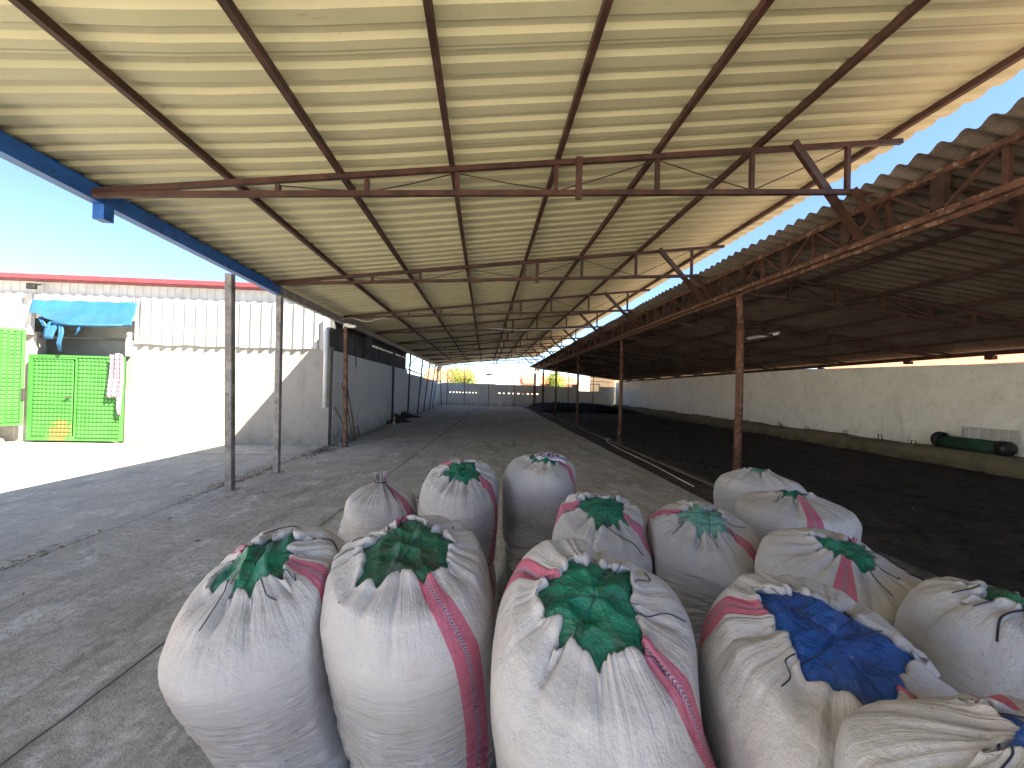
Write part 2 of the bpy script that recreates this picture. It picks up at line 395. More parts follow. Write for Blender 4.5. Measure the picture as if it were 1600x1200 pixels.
def grid_obj(name, P, mat, parent=None, closed_u=False, smooth=True, attrs=None, thick=0.0):
    """P: array rows x cols x 3 in world coordinates"""
    r, c = P.shape[:2]; w = wloc(parent)
    V = P.reshape(-1, 3) - np.array([w.x, w.y, w.z])
    i = np.arange(r-1)[:, None]; j = np.arange(c if closed_u else c-1)[None, :]; j2 = (j+1) % c
    Fq = np.stack([i*c+j, i*c+j2, (i+1)*c+j2, (i+1)*c+j], -1).reshape(-1, 4)
    me = bpy.data.meshes.new(name)
    me.vertices.add(len(V)); me.vertices.foreach_set('co', V.astype(np.float32).ravel())
    me.loops.add(Fq.size); me.loops.foreach_set('vertex_index', Fq.astype(np.int32).ravel())
    me.polygons.add(len(Fq)); me.polygons.foreach_set('loop_start', np.arange(0, Fq.size, 4, dtype=np.int32))
    try: me.polygons.foreach_set('loop_total', np.full(len(Fq), 4, dtype=np.int32))
    except Exception: pass
    me.update(calc_edges=True)
    me.polygons.foreach_set('use_smooth', np.full(len(Fq), smooth))
    for k, a in (attrs or {}).items():
        if a.ndim == 3:
            at = me.attributes.new(k, 'FLOAT_VECTOR', 'POINT'); at.data.foreach_set('vector', a.astype(np.float32).ravel())
        else:
            at = me.attributes.new(k, 'FLOAT', 'POINT'); at.data.foreach_set('value', a.astype(np.float32).ravel())
    me.materials.append(mat); me.validate()
    o = bpy.data.objects.new(name, me); COL.objects.link(o); o.parent = parent
    if thick:
        s = o.modifiers.new('thick', 'SOLIDIFY'); s.thickness = thick; s.offset = 0
    return o

def tag(o, label=None, cat=None, group=None, kind=None):
    if label: o['label'] = label
    if cat: o['category'] = cat
    if group: o['group'] = group
    if kind: o['kind'] = kind
    return o
def thing(name, label, cat, loc=(0, 0, 0), group=None):
    o = bpy.data.objects.new(name, None); COL.objects.link(o); o.location = loc; o.empty_display_size = 0.1
    return tag(o, label, cat, group)
def copy_tree(o, parent=None):
    c = o.copy(); COL.objects.link(c); c.parent = parent
    for ch in list(o.children): copy_tree(ch, c)
    return c
rnd = random.Random(4)

# ================================================================= GROUND
def sheet(name, x0, x1, y0, y1, z, mat, nx=1, ny=1, th=None):
    m = MB().box(x0, x1, y0, y1, z-(th or 0.05), z)
    return tag(m.build(name, mat), kind='structure')
sheet('ground', -600, 600, -600, 900, -0.02, M['ground'], th=0.3)
sheet('yard', -40, -3.925, -60, 10.18, 0.0, M['yard'], th=0.018)
sheet('aisle_floor', -3.905, 3.30, -60, 32.9, 0.004, M['aisle'], th=0.022)
sheet('gutter_strip', 3.302, 3.93, -60, 32.9, -0.008, M['gutter'], th=0.01)
sheet('kerb', 3.932, 4.05, -60, 32.9, 0.022, M['kerb'], th=0.04)
# manure-caked floor of the old shed, slightly uneven
xs = np.linspace(4.052, 11.35, 180); ys = np.linspace(-12, 32.9, 900)
YY, XX = np.meshgrid(ys, xs, indexing='ij')
ZZ = 0.012 + 0.004*np.sin(XX*19+YY*5)*np.sin(YY*17-XX*4) + 0.010*np.sin(XX*2.1+YY*1.3)*np.sin(YY*1.7) + 0.006*np.sin(XX*7+YY*3.1)
tag(grid_obj('shed_floor', np.stack([XX, YY, ZZ], -1), M['shed_floor']), kind='structure')

# ================================================================= NEW CANOPY
ZR = lambda x: 3.27 + 0.130*(x+3.45)        # top chord centre
ZB = lambda x: 3.235 + 0.066*(x+3.45)       # bottom chord centre
canopy = thing('steel_canopy', 'long open steel canopy roofed with cream ribbed metal sheets on thin posts', 'canopy', (-3.6, 14, 0))
# trapezoid sheet, ribs run across the aisle
prof = []
y = -2.4; pitch_r = 0.2
while y < 32.0:
    prof += [(y, 0.0), (y+0.085, 0.0), (y+0.115, 0.025), (y+0.160, 0.025), (y+0.19, 0.0)]
    y += pitch_r
prof = np.array(prof)
xs = np.linspace(-3.78, 4.50, 10)
P = np.zeros((len(xs), len(prof), 3))
P[..., 0] = xs[:, None]; P[..., 1] = prof[None, :, 0]
P[..., 2] = ZR(xs)[:, None] + 0.088 + prof[None, :, 1]
P[..., 2] += 0.004*np.sin(P[..., 1]*0.9+P[..., 0]*1.1)
P[..., 2] += 0.033*np.maximum(0, 7-P[..., 1])*np.clip((-1.5-P[..., 0])/2, 0, 1)
grid_obj('roof_sheet', P, M['ceiling'], canopy, smooth=False, thick=0.002)
PX = [-2.44, -1.41, -0.37, 0.655, 1.65, 2.71, 4.12]
for i, x in enumerate(PX):
    pts = []
    bz = 0.033*max(0, min(1, (-1.5-x)/2))
    MB().bar((x, 7.0, ZR(x)+0.055), (x, 32.0, ZR(x)+0.055), 0.045, 0.06).bar((x, -2.3, ZR(x)+0.055+bz*9.3), (x, 7.0, ZR(x)+0.055), 0.0449, 0.0598).build('purlin', M['primer'], canopy)
# eave beam: lens flare blue put into the near part's colour, grey farther on
MB().bar((-3.66, -2.3, 3.507), (-3.66, 6.98, 3.20), 0.10, 0.15).bar((-3.724, -2.3, 3.58), (-3.724, 6.98, 3.27), 0.02, 0.16).build('eave_beam', M['blue_flare'], canopy)['label'] = 'near stretch of the eave beam, lens flare blue put into its colour'
MB().bar((-3.66, 6.985, 3.20), (-3.66, 32.0, 3.20), 0.10, 0.15).build('eave_beam', M['grey_steel'], canopy)
MB().bar((-3.79, -2.3, 3.60), (-3.79, 7, 3.29), 0.02, 0.08).box(-3.80, -3.78, 7.003, 32.4, 3.25, 3.33).build('eave_trim', M['white_paint'], canopy)
# trusses
TY = [0.55, 3.70, 6.70, 9.85, 12.6, 15.6, 18.6, 21.6, 24.7, 27.7, 30.9]
def make_truss(y):
    m = MB()
    m.bar((-3.56, y, ZR(-3.56)+0.02), (4.28, y, ZR(4.28)), 0.04, 0.05)
    m.bar((-3.56, y, ZB(-3.56)+0.02), (4.02, y, ZB(4.02)), 0.04, 0.05)
    t = m.build('roof_truss', M['primer'], canopy)
    VX = [-1.966, -1.16, -0.315, 0.64, 1.66, 2.645, 3.68]
    pm = MB().box(-2.90, -2.74, y-0.012, y+0.012, ZB(-2.82)+0.026, ZR(-2.82)-0.026)
    pm.build('gusset_plate', M['primer'], t)
    for x in VX:
        MB().bar((x, y, ZB(x)+0.026), (x, y, ZR(x)-0.026), 0.04, 0.04).build('strut', M['primer'], t)
    MB().bar((0.86, y-0.036, ZB(0.86)-0.07), (0.86, y-0.036, ZR(0.86)+0.03), 0.06, 0.03).build('strut', M['primer'], t)
    zz = 1
    for a, b in zip(VX[:-1], VX[1:]):
        if zz == 1: p, q = (a+0.03, y, ZR(a)-0.04 if a < -1.9 else ZB(a)+0.04), (b-0.03, y, ZR(b)-0.04)
        if a < -1.9: p, q = (a+0.03, y, ZR(a)-0.035), (b-0.03, y, ZB(b)+0.035)
        elif zz == 1: p, q = (a+0.03, y, ZB(a)+0.035), (b-0.03, y, ZR(b)-0.035)
        else: p, q = (a+0.03, y, ZR(a)-0.035), (b-0.03, y, ZB(b)+0.035)
        if a > -1.9: zz = -zz
        mid = ((p[0]+q[0])/2, y, (p[2]+q[2])/2-0.008)
        MB().tube([p, mid, q], 0.006, 5).build('tie_rod', M['primer_dark'], t)
    MB().bar((3.05, y-0.05, ZR(3.05)+0.03), (4.02, y+0.18, 3.31), 0.075, 0.045, (0, 1, 0)).build('brace', M['primer'], t)
    MB().bar((3.72, y-0.03, ZB(3.72)+0.02), (4.03, y-0.02, 3.33), 0.06, 0.035, (0, 1, 0)).build('brace', M['primer'], t)
    return t
t0 = make_truss(TY[0])
for yy in TY[1:]:
    c = copy_tree(t0, canopy); c.location.y += yy - TY[0]
# posts on the yard side
def post(base, top, w, mat, parent, name='post', rnd_=False):
    m = MB()
    if rnd_:
        m.tube([base, ((base[0]+top[0])/2, (base[1]+top[1])/2, (base[2]+top[2])/2), top], w/2, 12)
    else:
        m.bar(base, top, w, w, (0, 1, 0))
    p = m.build(name, mat, parent, bevel=0.0 if rnd_ else 0.006)
    MB().box(base[0]-w*0.9, base[0]+w*0.9, base[1]-w*0.9, base[1]+w*0.9, base[2]+0.003, base[2]+0.012).build('base_plate', mat, p)
    return p
zt = 3.122
for bx, by, tx, ty, w, mt in [(-3.70, 5.93, -3.66, 5.72, 0.095, 'grey_steel'), (-3.64, 7.08, -3.66, 7.05, 0.09, 'grey_steel'),
                          (-3.50, 10.02, -3.66, 10.28, 0.085, 'rust_pipe'), (-3.80, 16.2, -3.66, 15.6, 0.075, 'dark_post'),
                          (-3.80, 19.4, -3.66, 19.0, 0.07, 'dark_post'), (-3.78, 22.1, -3.66, 22.6, 0.07, 'dark_post'),
                          (-3.80, 24.4, -3.66, 25.6, 0.065, 'dark_post'), (-3.82, 27.0, -3.66, 28.4, 0.065, 'dark_post'),
                          (-3.82, 28.6, -3.66, 30.2, 0.06, 'dark_post'), (-3.55, 32.0, -3.62, 31.1, 0.06, 'dark_post')]:
    post((bx, by, 0.004), (tx, ty, zt), w, M[mt], canopy)
# stub of a missing post under the first truss
MB().box(-3.71, -3.61, 3.85, 3.95, 3.09, 3.235).build('post_stub', M['blue_flare'], canopy)['label'] = 'blue sawn-off post stub'
# diagonal props under the eave between far posts
for a, b in [(15.8, 18.4), (19.0, 21.0), (22.6, 24.0)]:
    MB().bar((-3.74, a, 2.55), (-3.70, b, 3.12), 0.035).build('prop', M['dark_post'], canopy)

# ================================================================= OLD SHED
ZO = lambda x: 3.74 - 0.122*(x-3.79)       # mean height of old roof sheet
shed = thing('old_shed', 'dark old shed under brown wavy fibre cement roof on rusty lattice steelwork', 'shed', (4.1, 14, 0))
ys = np.arange(-2.5, 33.0, 0.165/8)
xs = np.linspace(3.79, 11.97, 26)
P = np.zeros((len(xs), len(ys), 3)); P[..., 0] = xs[:, None]; P[..., 1] = ys[None, :]
sag = -0.30*np.clip((ys-8)/22, 0, 1)
P[..., 2] = ZO(xs)[:, None] + 0.027*np.cos(2*np.pi*ys/0.165)[None, :] + sag[None, :]
P[..., 0] += (0.012*np.sin(ys*1.9)+0.01*np.sin(ys*5.3))[None, :]*(xs < 3.9)[:, None]
P[..., 0] += 0.25*sag[None, :]*np.clip((4.5-xs)/0.7, 0, 1)[:, None]
grid_obj('roof_sheet', P, M['asbestos'], shed, thick=0.007)
def sg(y): return -0.30*max(0.0, min(1.0, (y-8)/22))
# overlap row of sheets
for k, x in enumerate([5.35, 6.65, 7.95, 9.25, 10.5]):
    m = MB()
    for a in range(-2, 32, 2):
        m.bar((x, a, ZO(x)-0.062+sg(a)), (x, a+2, ZO(x)-0.062+sg(a+2)), 0.05, 0.06)
    m.build('purlin', M['primer_dark'], shed)
m = MB()
for a in range(-2, 32, 2): m.bar((11.36, a, ZO(11.36)-0.17+sg(a)), (11.36, a+2, ZO(11.36)-0.17+sg(a+2)), 0.07, 0.10)
m.build('purlin', M['primer_dark'], shed)
# front lattice girder along the aisle
gird = MB()
for a in range(-2, 32, 2):
    s0, s1 = sg(a), sg(a+2)
    gird.bar((4.10, a, 3.655+s0), (4.10, a+2, 3.655+s1), 0.07, 0.06)
    gird.bar((4.075, a, 3.275+s0*0.5), (4.075, a+2, 3.275+s1*0.5), 0.05, 0.06)
    gird.bar((4.155, a, 3.225+s0*0.5), (4.155, a+2, 3.225+s1*0.5), 0.06, 0.045)
gird = gird.build('lattice_girder', M['rust_pipe'], shed)
y = -1.29
while y < 31.5:
    s0 = sg(y)
    MB().box(4.07, 4.13, y-0.055, y+0.055, 3.306+s0*0.5, 3.625+s0).build('strut', M['primer_dark'], gird)
    MB().box(4.09, 4.13, y+0.435, y+0.475, 3.306+s0*0.5, 3.625+s0).build('strut', M['primer'], gird)
    MB().bar((4.085, y-0.04, 3.31+s0*0.5), (4.085, y-0.42, 3.63+s0), 0.03, 0.03).bar((4.085, y+0.04, 3.31+s0*0.5), (4.085, y+0.40, 3.63+s0), 0.03, 0.03).build('diagonal', M['primer'], gird)
    y += 0.9
# cross trusses
def cross_truss(y):
    s0 = sg(y); m = MB()
    m.bar((4.2, y, ZO(4.2)-0.14+s0), (11.3, y, ZO(11.3)-0.14+s0), 0.045, 0.05)
    m.bar((4.2, y, 3.215+s0*0.5), (11.26, y, 2.60+s0*0.8), 0.045, 0.05)
    t = m.build('cross_truss', M['primer_dark'], shed)
    n = 8; w = MB()
    for i in range(n):
        x = 4.9+i*0.82; zb = 3.215+s0*0.5+(x-4.2)/7.1*(2.60-3.215+s0*0.3)
        MB().bar((x, y, zb+0.02), (x, y, ZO(x)-0.16+s0), 0.045, 0.045).build('strut', M['primer_dark'], t)
        if i < n-1:
            x2 = x+0.82; zb2 = 3.215+s0*0.5+(x2-4.2)/7.1*(2.60-3.215+s0*0.3)
            if i % 2: w.bar((x, y, zb+0.02), (x2, y, ZO(x2)-0.16+s0), 0.025)
            else: w.bar((x, y, ZO(x)-0.16+s0), (x2, y, zb2+0.02), 0.025)
    w.build('diagonal', M['primer_dark'], t)
for y in [0.4, 3.21, 5.9, 8.6, 11.35, 14.1, 16.85, 19.2, 21.5, 24.0, 26.6, 29.0]: cross_truss(y)
OP = [(4.13, 5.98, 0.115), (4.12, 11.40, 0.105), (4.12, 16.85, 0.10), (4.0, 21.5, 0.10), (4.0, 26.5, 0.10), (3.80, 28.9, 0.09), (4.05, 31.6, 0.09)]
for i, (x, y, w) in enumerate(OP):
    z1 = 3.20+sg(y)*0.5
    m = MB().tube([(x-0.02, y, 0.012), (x, y, 1.4), (x, y, 2.72)], w/2, 14).tube([(x, y, 2.70), (4.10, y, z1)], w/2*0.86, 14)
    p = m.build('post', M['rust_pipe'], shed)
    MB().box(x-0.1, x+0.1, y-0.1, y+0.1, 0.02, 0.034).build('base_plate', M['rust_pipe'], p)
# little blocks carrying the roof on the right wall
for y in [7.9, 9.6, 12.3, 15.5]:
    MB().box(11.32, 11.46, y-0.07, y+0.07, 2.50, ZO(11.36)-0.222+sg(y)).build('bearing_block', M['primer_dark'], shed)

# ================================================================= WALLS
def poly_wall(name, x0, x1, pts, mat, label, cat):
    """wall slab between x0 and x1, top line through pts (y, z)"""
    m = MB()
    for (ya, za), (yb, zb) in zip(pts[:-1], pts[1:]):
        m.add([(x0, ya, -0.1), (x1, ya, -0.1), (x1, yb, -0.1), (x0, yb, -0.1), (x0, ya, za), (x1, ya, za), (x1, yb, zb), (x0, yb, zb)],
              [(4, 5, 6, 7), (1, 2, 6, 5), (3, 0, 4, 7)] + ([(0, 1, 5, 4)] if ya == pts[0][0] else []) + ([(2, 3, 7, 6)] if yb == pts[-1][0] else []))
    return tag(m.build(name, mat), label, cat)
rw = [(-8, 2.42), (7.4, 2.40), (9, 2.44), (12, 2.50), (14, 2.56), (15.5, 2.62)]
rw += [(y, 2.62 - 0.30*(y-15.5)/17 + rnd.uniform(-0.02, 0.02)) for y in np.arange(17, 33.1, 1.6)]
rw = [r_ for r_ in rw if r_[0] < 32.9] + [(32.9, 2.3)]
w_ = poly_wall('whitewashed_wall', 11.4, 11.62, rw, M['rightwall'], 'long whitewashed wall closing the dark shed on the right, above a concrete ledge', 'wall')
# rough concrete ledge along its foot
ys = np.arange(-8, 32.5, 0.12); a = np.array([(0, 11.40, 1.0), (1, 11.16, 1.0), (2, 10.93, 0.96), (3, 10.85, 0.55), (4, 10.83, -0.02)])
P = np.zeros((5, len(ys), 3))
hh = 0.40 + 0.02*np.sin(ys*1.7)+0.012*np.sin(ys*5.1)
wd = np.interp(ys, [-8, 7, 20, 32.5], [0, 0, 0.25, 0.35])
for i, (k, x, f) in enumerate(a):
    P[i, :, 0] = x + (wd if i else 0)*(0 if i == 0 else 1)*0.5 + 0.014*np.sin(ys*3.3+i) + 0.01*np.sin(ys*8.1+i*2)*(i > 1)
    P[i, :, 1] = ys; P[i, :, 2] = hh*f + 0.008*np.sin(ys*6.7+i*1.3)*(i > 0)
P[0, :, 0] = 11.42
tag(grid_obj('concrete_ledge', P[::-1], M['concrete_block']), 'low rough mossy concrete ledge with wire hoops along the foot of the right wall', 'ledge')

# left side wall behind the canopy posts
lw = [(10.44, 2.47), (11.4, 2.46), (13, 2.43), (16, 2.40), (20.0, 2.38), (20.02, 2.22), (23, 2.18), (27, 2.10), (32.9, 1.98)]
poly_wall('side_wall', -4.22, -3.99, lw, M['sidewall'], 'grey white plastered wall behind the leaning posts on the left, with sticks against it', 'wall')
# far wall with a row of gaps
FY0, FY1 = 33.0, 33.2
fm = MB()
def fbox(x0, x1, z0, z1): fm.box(x0, x1, FY0, FY1, z0, z1)
fbox(-4.6, 7.55, -0.1, 1.06)
groups = [[-3.0+i*0.275 for i in range(9)], [1.15+i*0.41 for i in range(9)]]
x = -4.6
for g_ in groups:
    for k, gx in enumerate(g_):
        w = 0.10 if g_ is groups[0] else (0.13 if k % 2 else 0.20)
        fbox(x, gx, 1.06, 1.165); x = gx+w
fbox(x, 7.55, 1.06, 1.165)
fbox(-4.6, 0.9, 1.165, 1.90); fbox(0.9, 5.6, 1.165, 1.86); fbox(5.6, 7.55, 1.165, 1.80)
fbox(7.55, 8.0, -0.1, 2.05); fbox(8.0, 10.0, -0.1, 1.46); fbox(10.0, 12.6, -0.1, 1.88)
tag(fm.build('far_wall', M['farwall']), 'low grey wall at the far end of the aisle with a row of small gaps', 'wall')
gf = MB(); gf.bar((8.02, 33.1, 1.47), (8.02, 33.1, 2.10), 0.06).bar((9.98, 33.1, 1.47), (9.98, 33.1, 2.10), 0.06).bar((7.98, 33.1, 2.10), (10.02, 33.1, 2.10), 0.06).bar((9.2, 33.1, 1.47), (9.2, 33.1, 2.08), 0.04)
tag(gf.build('window_opening', M['dark_post']), 'dark metal window frame standing in the notch of the far wall', 'frame')
# posts and rails closing the far end, beyond the roofs
ff = thing('pipe_fence', 'thin dark pipe posts and rails rising above the far wall', 'fence', (2, 32.85, 0))
for x in [-3.2, -1.75, 0.3, 2.5, 5.05, 7.2, 9.4]:
    MB().bar((x, 32.85, 0.01), (x, 32.85, 3.0), 0.05).build('post', M['dark_post'], ff)
MB().bar((4.9, 32.82, 2.42), (10.9, 32.82, 2.30), 0.04).bar((4.9, 32.82, 2.95), (10.9, 32.82, 2.62), 0.04).build('rail', M['dark_post'], ff)
tag(MB().box(4.45, 4.85, 34.2, 34.6, -0.1, 3.7).build('white_pillar', M['house3']), 'tall white sunlit pillar behind the far wall where both roofs meet', 'pillar')
pc = thing('chimney_stack', 'grey block chimney with cap and thin cross bar above the middle of the far wall', 'chimney', (0.28, 33.9, 0))
MB().box(0.05, 0.60, 33.7, 34.1, -0.1, 2.72).build('shaft', M['farwall'], pc)
MB().box(0.0, 0.65, 33.65, 34.15, 2.722, 2.78).tube([(0.32, 33.9, 2.78), (0.32, 33.9, 3.1)], 0.04, 8).bar((-0.35, 33.9, 2.86), (1.0, 33.9, 2.84), 0.03).build('cap', M['dark_post'], pc)

# ================================================================= WHITE BUILDING (left)
bld = thing('white_building', 'white plastered building with ribbed metal upper cladding and red roof edge beside the yard', 'building', (-8, 10.3, 0))
MB().box(-8.92, -4.0, 10.2, 10.42, -0.1, 2.55).build('wall', M['facade'], bld)
MB().box(-16, -11.0, 10.2, 10.42, -0.1, 2.7).build('wall', M['facade'], bld)
def rib_panel(name, x0, x1, z0, z1, y, pitch, depth, mat, parent, jag=0.0, axis='x', slant=0.0):
    pr = []; x = x0
    while x < x1-0.001:
        for dx, d in ((0, 0), (0.50*pitch, 0), (0.62*pitch, depth), (0.86*pitch, depth), (0.98*pitch, 0)):
            if x+dx <= x1: pr.append((x+dx, d))
        x += pitch
    pr.append((x1, 0)); pr = np.array(pr)
    zz = np.array([0.0, 1.0]); P = np.zeros((2, len(pr), 3))
    j = np.array([jag*math.sin(i*12.9) for i in range(len(pr))])
    for i in (0, 1):
        if axis == 'x':
            P[i, :, 0] = pr[:, 0]; P[i, :, 1] = y - pr[:, 1] - slant*i
        else:
            P[i, :, 1] = pr[:, 0]; P[i, :, 0] = y + pr[:, 1]
        P[i, :, 2] = (z0 if i == 0 else z1) + j*(1-i)
    return grid_obj(name, P, mat, parent, smooth=False, thick=0.003)
rib_panel('cladding', -8.72, -4.02, 2.46, 3.62, 10.17, 0.262, 0.045, M['siding'], bld, 0.012)
rib_panel('cladding', -16, -11.02, 2.62, 3.62, 10.17, 0.262, 0.045, M['siding'], bld, 0.012)
rib_panel('cladding', -11.0, -8.74, 3.02, 3.62, 10.17, 0.262, 0.045, M['siding'], bld, 0.012)
rib_panel('cladding', -16, -4.02, 3.50, 3.96, 10.24, 0.19, 0.012, M['white_paint'], bld)
MB().box(-16.2, -3.96, 10.02, 10.30, 3.93, 4.05).box(-16.2, -3.96, 9.99, 10.018, 3.955, 4.065).build('roof_edge', M['pink_fascia'], bld)
MB().add([(-16.2, 10.3, 4.04), (-3.96, 10.3, 4.04), (-3.96, 24, 3.6), (-16.2, 24, 3.6), (-16.2, 10.3, 4.0), (-3.96, 10.3, 4.0), (-3.96, 24, 3.56), (-16.2, 24, 3.56)],
         [(0, 1, 2, 3), (7, 6, 5, 4), (0, 4, 5, 1), (1, 5, 6, 2), (2, 6, 7, 3), (3, 7, 4, 0)]).build('roof', M['dark_sheet'], bld)
MB().box(-4.10, -4.02, 10.26, 13.0, 2.50, 3.94).build('side_cladding', M['dark_sheet'], bld)
MB().box(-13, -5.4, 11.9, 12.1, -0.1, 3.9).box(-13.2, -13, 10.45, 12.1, -0.1, 3.9).build('inner_wall', M['interior'], bld)
MB().box(-11.0, -8.9, 10.26, 10.36, 2.54, 2.60).build('lintel_pipe', M['dark_post'], bld)
MB().box(-8.90, -8.80, 10.14, 10.198, 2.15, 2.75).build('door_jamb', M['facade'], bld)
# lean-to beyond the building, dark
lt = thing('lean_to', 'dark tin lean-to above the side wall with a line of daylight under its sheets', 'lean-to', (-4.6, 16, 2.4))
rib_panel('back_panel', -7.5, -3.80, 2.45, 3.262, 13.1, 0.17, 0.03, M['dark_sheet'], lt)
rib_panel('side_panel', 13.2, 20.0, 2.2, 3.33, -4.10, 0.2, 0.03, M['dark_sheet'], lt, axis='y')
ys = np.arange(10.4, 20.2, 0.02); 
xs2 = np.arange(-7.6, -3.80, 0.02)
P = np.zeros((2, len(xs2), 3))
for i, yv in enumerate((10.45, 13.3)):
    P[i, :, 0] = xs2; P[i, :, 1] = yv; P[i, :, 2] = 3.275 + 0.03*np.cos(2*np.pi*xs2/0.17)
grid_obj('roof_sheet', P, M['dark_sheet'], lt, thick=0.004)
MB().box(-5.6, -3.81, 14.6, 20.05, 3.335, 3.345).box(-4.35, -3.81, 13.32, 14.597, 3.337, 3.345).build('roof_strip', M['dark_sheet'], lt)
MB().bar((-4.30, 10.6, 2.55), (-4.30, 12.6, 3.16), 0.05).bar((-4.30, 12.7, 2.4), (-4.30, 12.7, 3.2), 0.05).build('prop', M['dark_post'], lt)
MB().bar((-4.19, 15.4, 2.42), (-4.19, 17.2, 3.2), 0.05).bar((-4.19, 17.3, 2.4), (-4.19, 17.3, 3.2), 0.05).build('prop', M['dark_post'], lt)
aw = thing('tin_awning', 'small grey tin awning on struts sticking out above the far part of the left wall', 'awning', (-4.3, 23.5, 2.2))
MB().add([(-4.9, 21.0, 2.72), (-4.9, 26.5, 2.55), (-3.86, 26.5, 2.22), (-3.86, 21.0, 2.40), (-4.9, 21.0, 2.68), (-4.9, 26.5, 2.51), (-3.86, 26.5, 2.18), (-3.86, 21.0, 2.36)],
         [(0, 1, 2, 3), (7, 6, 5, 4), (0, 4, 5, 1), (1, 5, 6, 2), (2, 6, 7, 3), (3, 7, 4, 0)]).build('sheet', M['dark_sheet'], aw)
MB().bar((-4.15, 21.6, 2.25), (-4.15, 21.6, 2.45), 0.04).bar((-4.15, 25.6, 2.10), (-4.15, 25.6, 2.28), 0.04).build('strut', M['dark_post'], aw)

# unseen white block added across the yard to bounce sunlight under the canopy
yb = thing('bounce_block', 'added unseen white block across the yard, reflecting sunlight under the canopy', 'building', (-16, -8, 0))
MB().box(-22, -15.5, -30, 9.3, -0.1, 4.6).build('wall', M['house3'], yb)
MB().box(-22.3, -15.2, -30.3, 9.6, 4.603, 4.75).build('roof', M['dark_sheet'], yb)
# gates with pressed pyramids
def gate_panel(name, x0, z0, w, h, nx, nz, mat, parent, T, d=0.022):
    """T maps local (x along, y out, z) to world"""
    m = MB(); cw, ch = w/nx, h/nz
    for i in range(nx):
        for j in range(nz):
            a, b = x0+i*cw, z0+j*ch
            c = [(a, 0, b), (a+cw, 0, b), (a+cw, 0, b+ch), (a, 0, b+ch)]
            q = [(a+cw*.22, d, b+ch*.22), (a+cw*.78, d, b+ch*.22), (a+cw*.78, d, b+ch*.78), (a+cw*.22, d, b+ch*.78)]
            m.add([T(*p) for p in c+q], [(0, 1, 5, 4), (1, 2, 6, 5), (2, 3, 7, 6), (3, 0, 4, 7), (4, 5, 6, 7)])
    m.add([T(x0, -0.03, z0), T(x0+w, -0.03, z0), T(x0+w, -0.03, z0+h), T(x0, -0.03, z0+h)], [(0, 1, 2, 3)])
    return m.build(name, mat, parent)
def frame(parent, T, x0, x1, z0, z1, w, mat, name='frame'):
    m = MB()
    def bx(a0, a1, c0, c1):
        vs = [T(x, y, z) for z in (c0, c1) for y in (-0.035, 0.03) for x in (a0, a1)]
        m.add(vs, [(0, 2, 3, 1), (4, 5, 7, 6), (0, 1, 5, 4), (1, 3, 7, 5), (3, 2, 6, 7), (2, 0, 4, 6)])
    bx(x0, x1, z0, z0+w); bx(x0, x1, z1-w, z1); bx(x0, x0+w, z0+w, z1-w); bx(x1-w, x1, z0+w, z1-w)
    return m.build(name, mat, parent)
gx, gy = -11.02, 10.10
gate = thing('metal_gate', 'closed light green metal gate with pressed squares and a rusty patch on its small door', 'gate', (gx, gy, 0))
T1 = lambda x, y, z: (gx+x, gy-y, z)
frame(gate, T1, 0, 2.14, 0.05, 2.13, 0.055, M['green'])
wd_ = gate_panel('door', 0.10, 0.15, 0.90, 1.90, 10, 20, M['green'], gate, T1)
gate_panel('panel', 1.10, 0.11, 0.98, 1.965, 11, 20, M['green'], gate, T1)
frame(gate, T1, 0.058, 1.09, 0.107, 2.07, 0.035, M['green'], 'door_frame')
MB().box(gx+0.88, gx+0.96, gy-0.07, gy-0.032, 1.10, 1.13).build('handle', M['dark_post'], wd_)
gx2, gy2 = -11.07, 10.04
g2 = thing('metal_gate', 'open bright green metal gate leaf swung out at the left edge of the photo', 'gate', (gx2, gy2, 0))
ang = R(238); ca, sa = math.cos(ang), math.sin(ang)
T2 = lambda x, y, z: (gx2 + x*ca - y*sa*(-1)*-1, gy2 + x*sa + y*ca*(-1), z)
# outward normal towards the yard
nx_, ny_ = -sa, ca
if nx_*0.7 - ny_*0.7 < 0: nx_, ny_ = -nx_, -ny_
T2 = lambda x, y, z: (gx2 + x*ca + y*nx_, gy2 + x*sa + y*ny_, z)
frame(g2, T2, 0, 2.4, 0.42, 2.72, 0.055, M['green'])
gate_panel('panel', 0.057, 0.48, 2.28, 2.18, 23, 23, M['green'], g2, T2)
lk = [T2(0.02, 0.05, 1.02), T2(0.02, 0.05, 1.30)]
MB().bar(lk[0], lk[1], 0.05, 0.04).build('latch', M['dark_post'], g2)

# blue tarp rolled down over the opening
tp = thing('tarpaulin', 'torn blue tarpaulin hanging over the opening above the green gate', 'tarpaulin', (-9.8, 10.1, 3.0))
nu, nv = 60, 22; uu, vv = np.meshgrid(np.linspace(0, 1, nu), np.linspace(0, 1, nv))
bot = np.interp(uu, [0, 0.10, 0.18, 0.30, 0.45, 0.8, 1.0], [3.12, 3.10, 2.98, 2.90, 2.86, 2.86, 2.90])
top = 3.47 - 0.025*np.abs(np.sin(uu*14)) + 0.02*uu
P = np.zeros((nv, nu, 3))
P[..., 0] = -11.0 + uu*2.42 + 0.03*np.sin(vv*4)*(1-uu) - vv*0.10*(uu-0.5)
P[..., 2] = top + (bot-top)*vv
P[..., 1] = 10.08 - 0.10*vv - 0.03*np.sin(vv*math.pi)*np.abs(np.sin(uu*5+vv*2)) - 0.02*np.sin(uu*23+vv*5)*vv
grid_obj('sheet', P, M['tarp'], tp, thick=0.004)
MB().tube([(-10.45, 10.0, 2.92), (-10.0, 9.97, 2.87), (-9.4, 9.98, 2.87), (-8.66, 10.0, 2.90)], [0.03, 0.035, 0.035, 0.03], 8).build('hem', M['tarp'], tp)
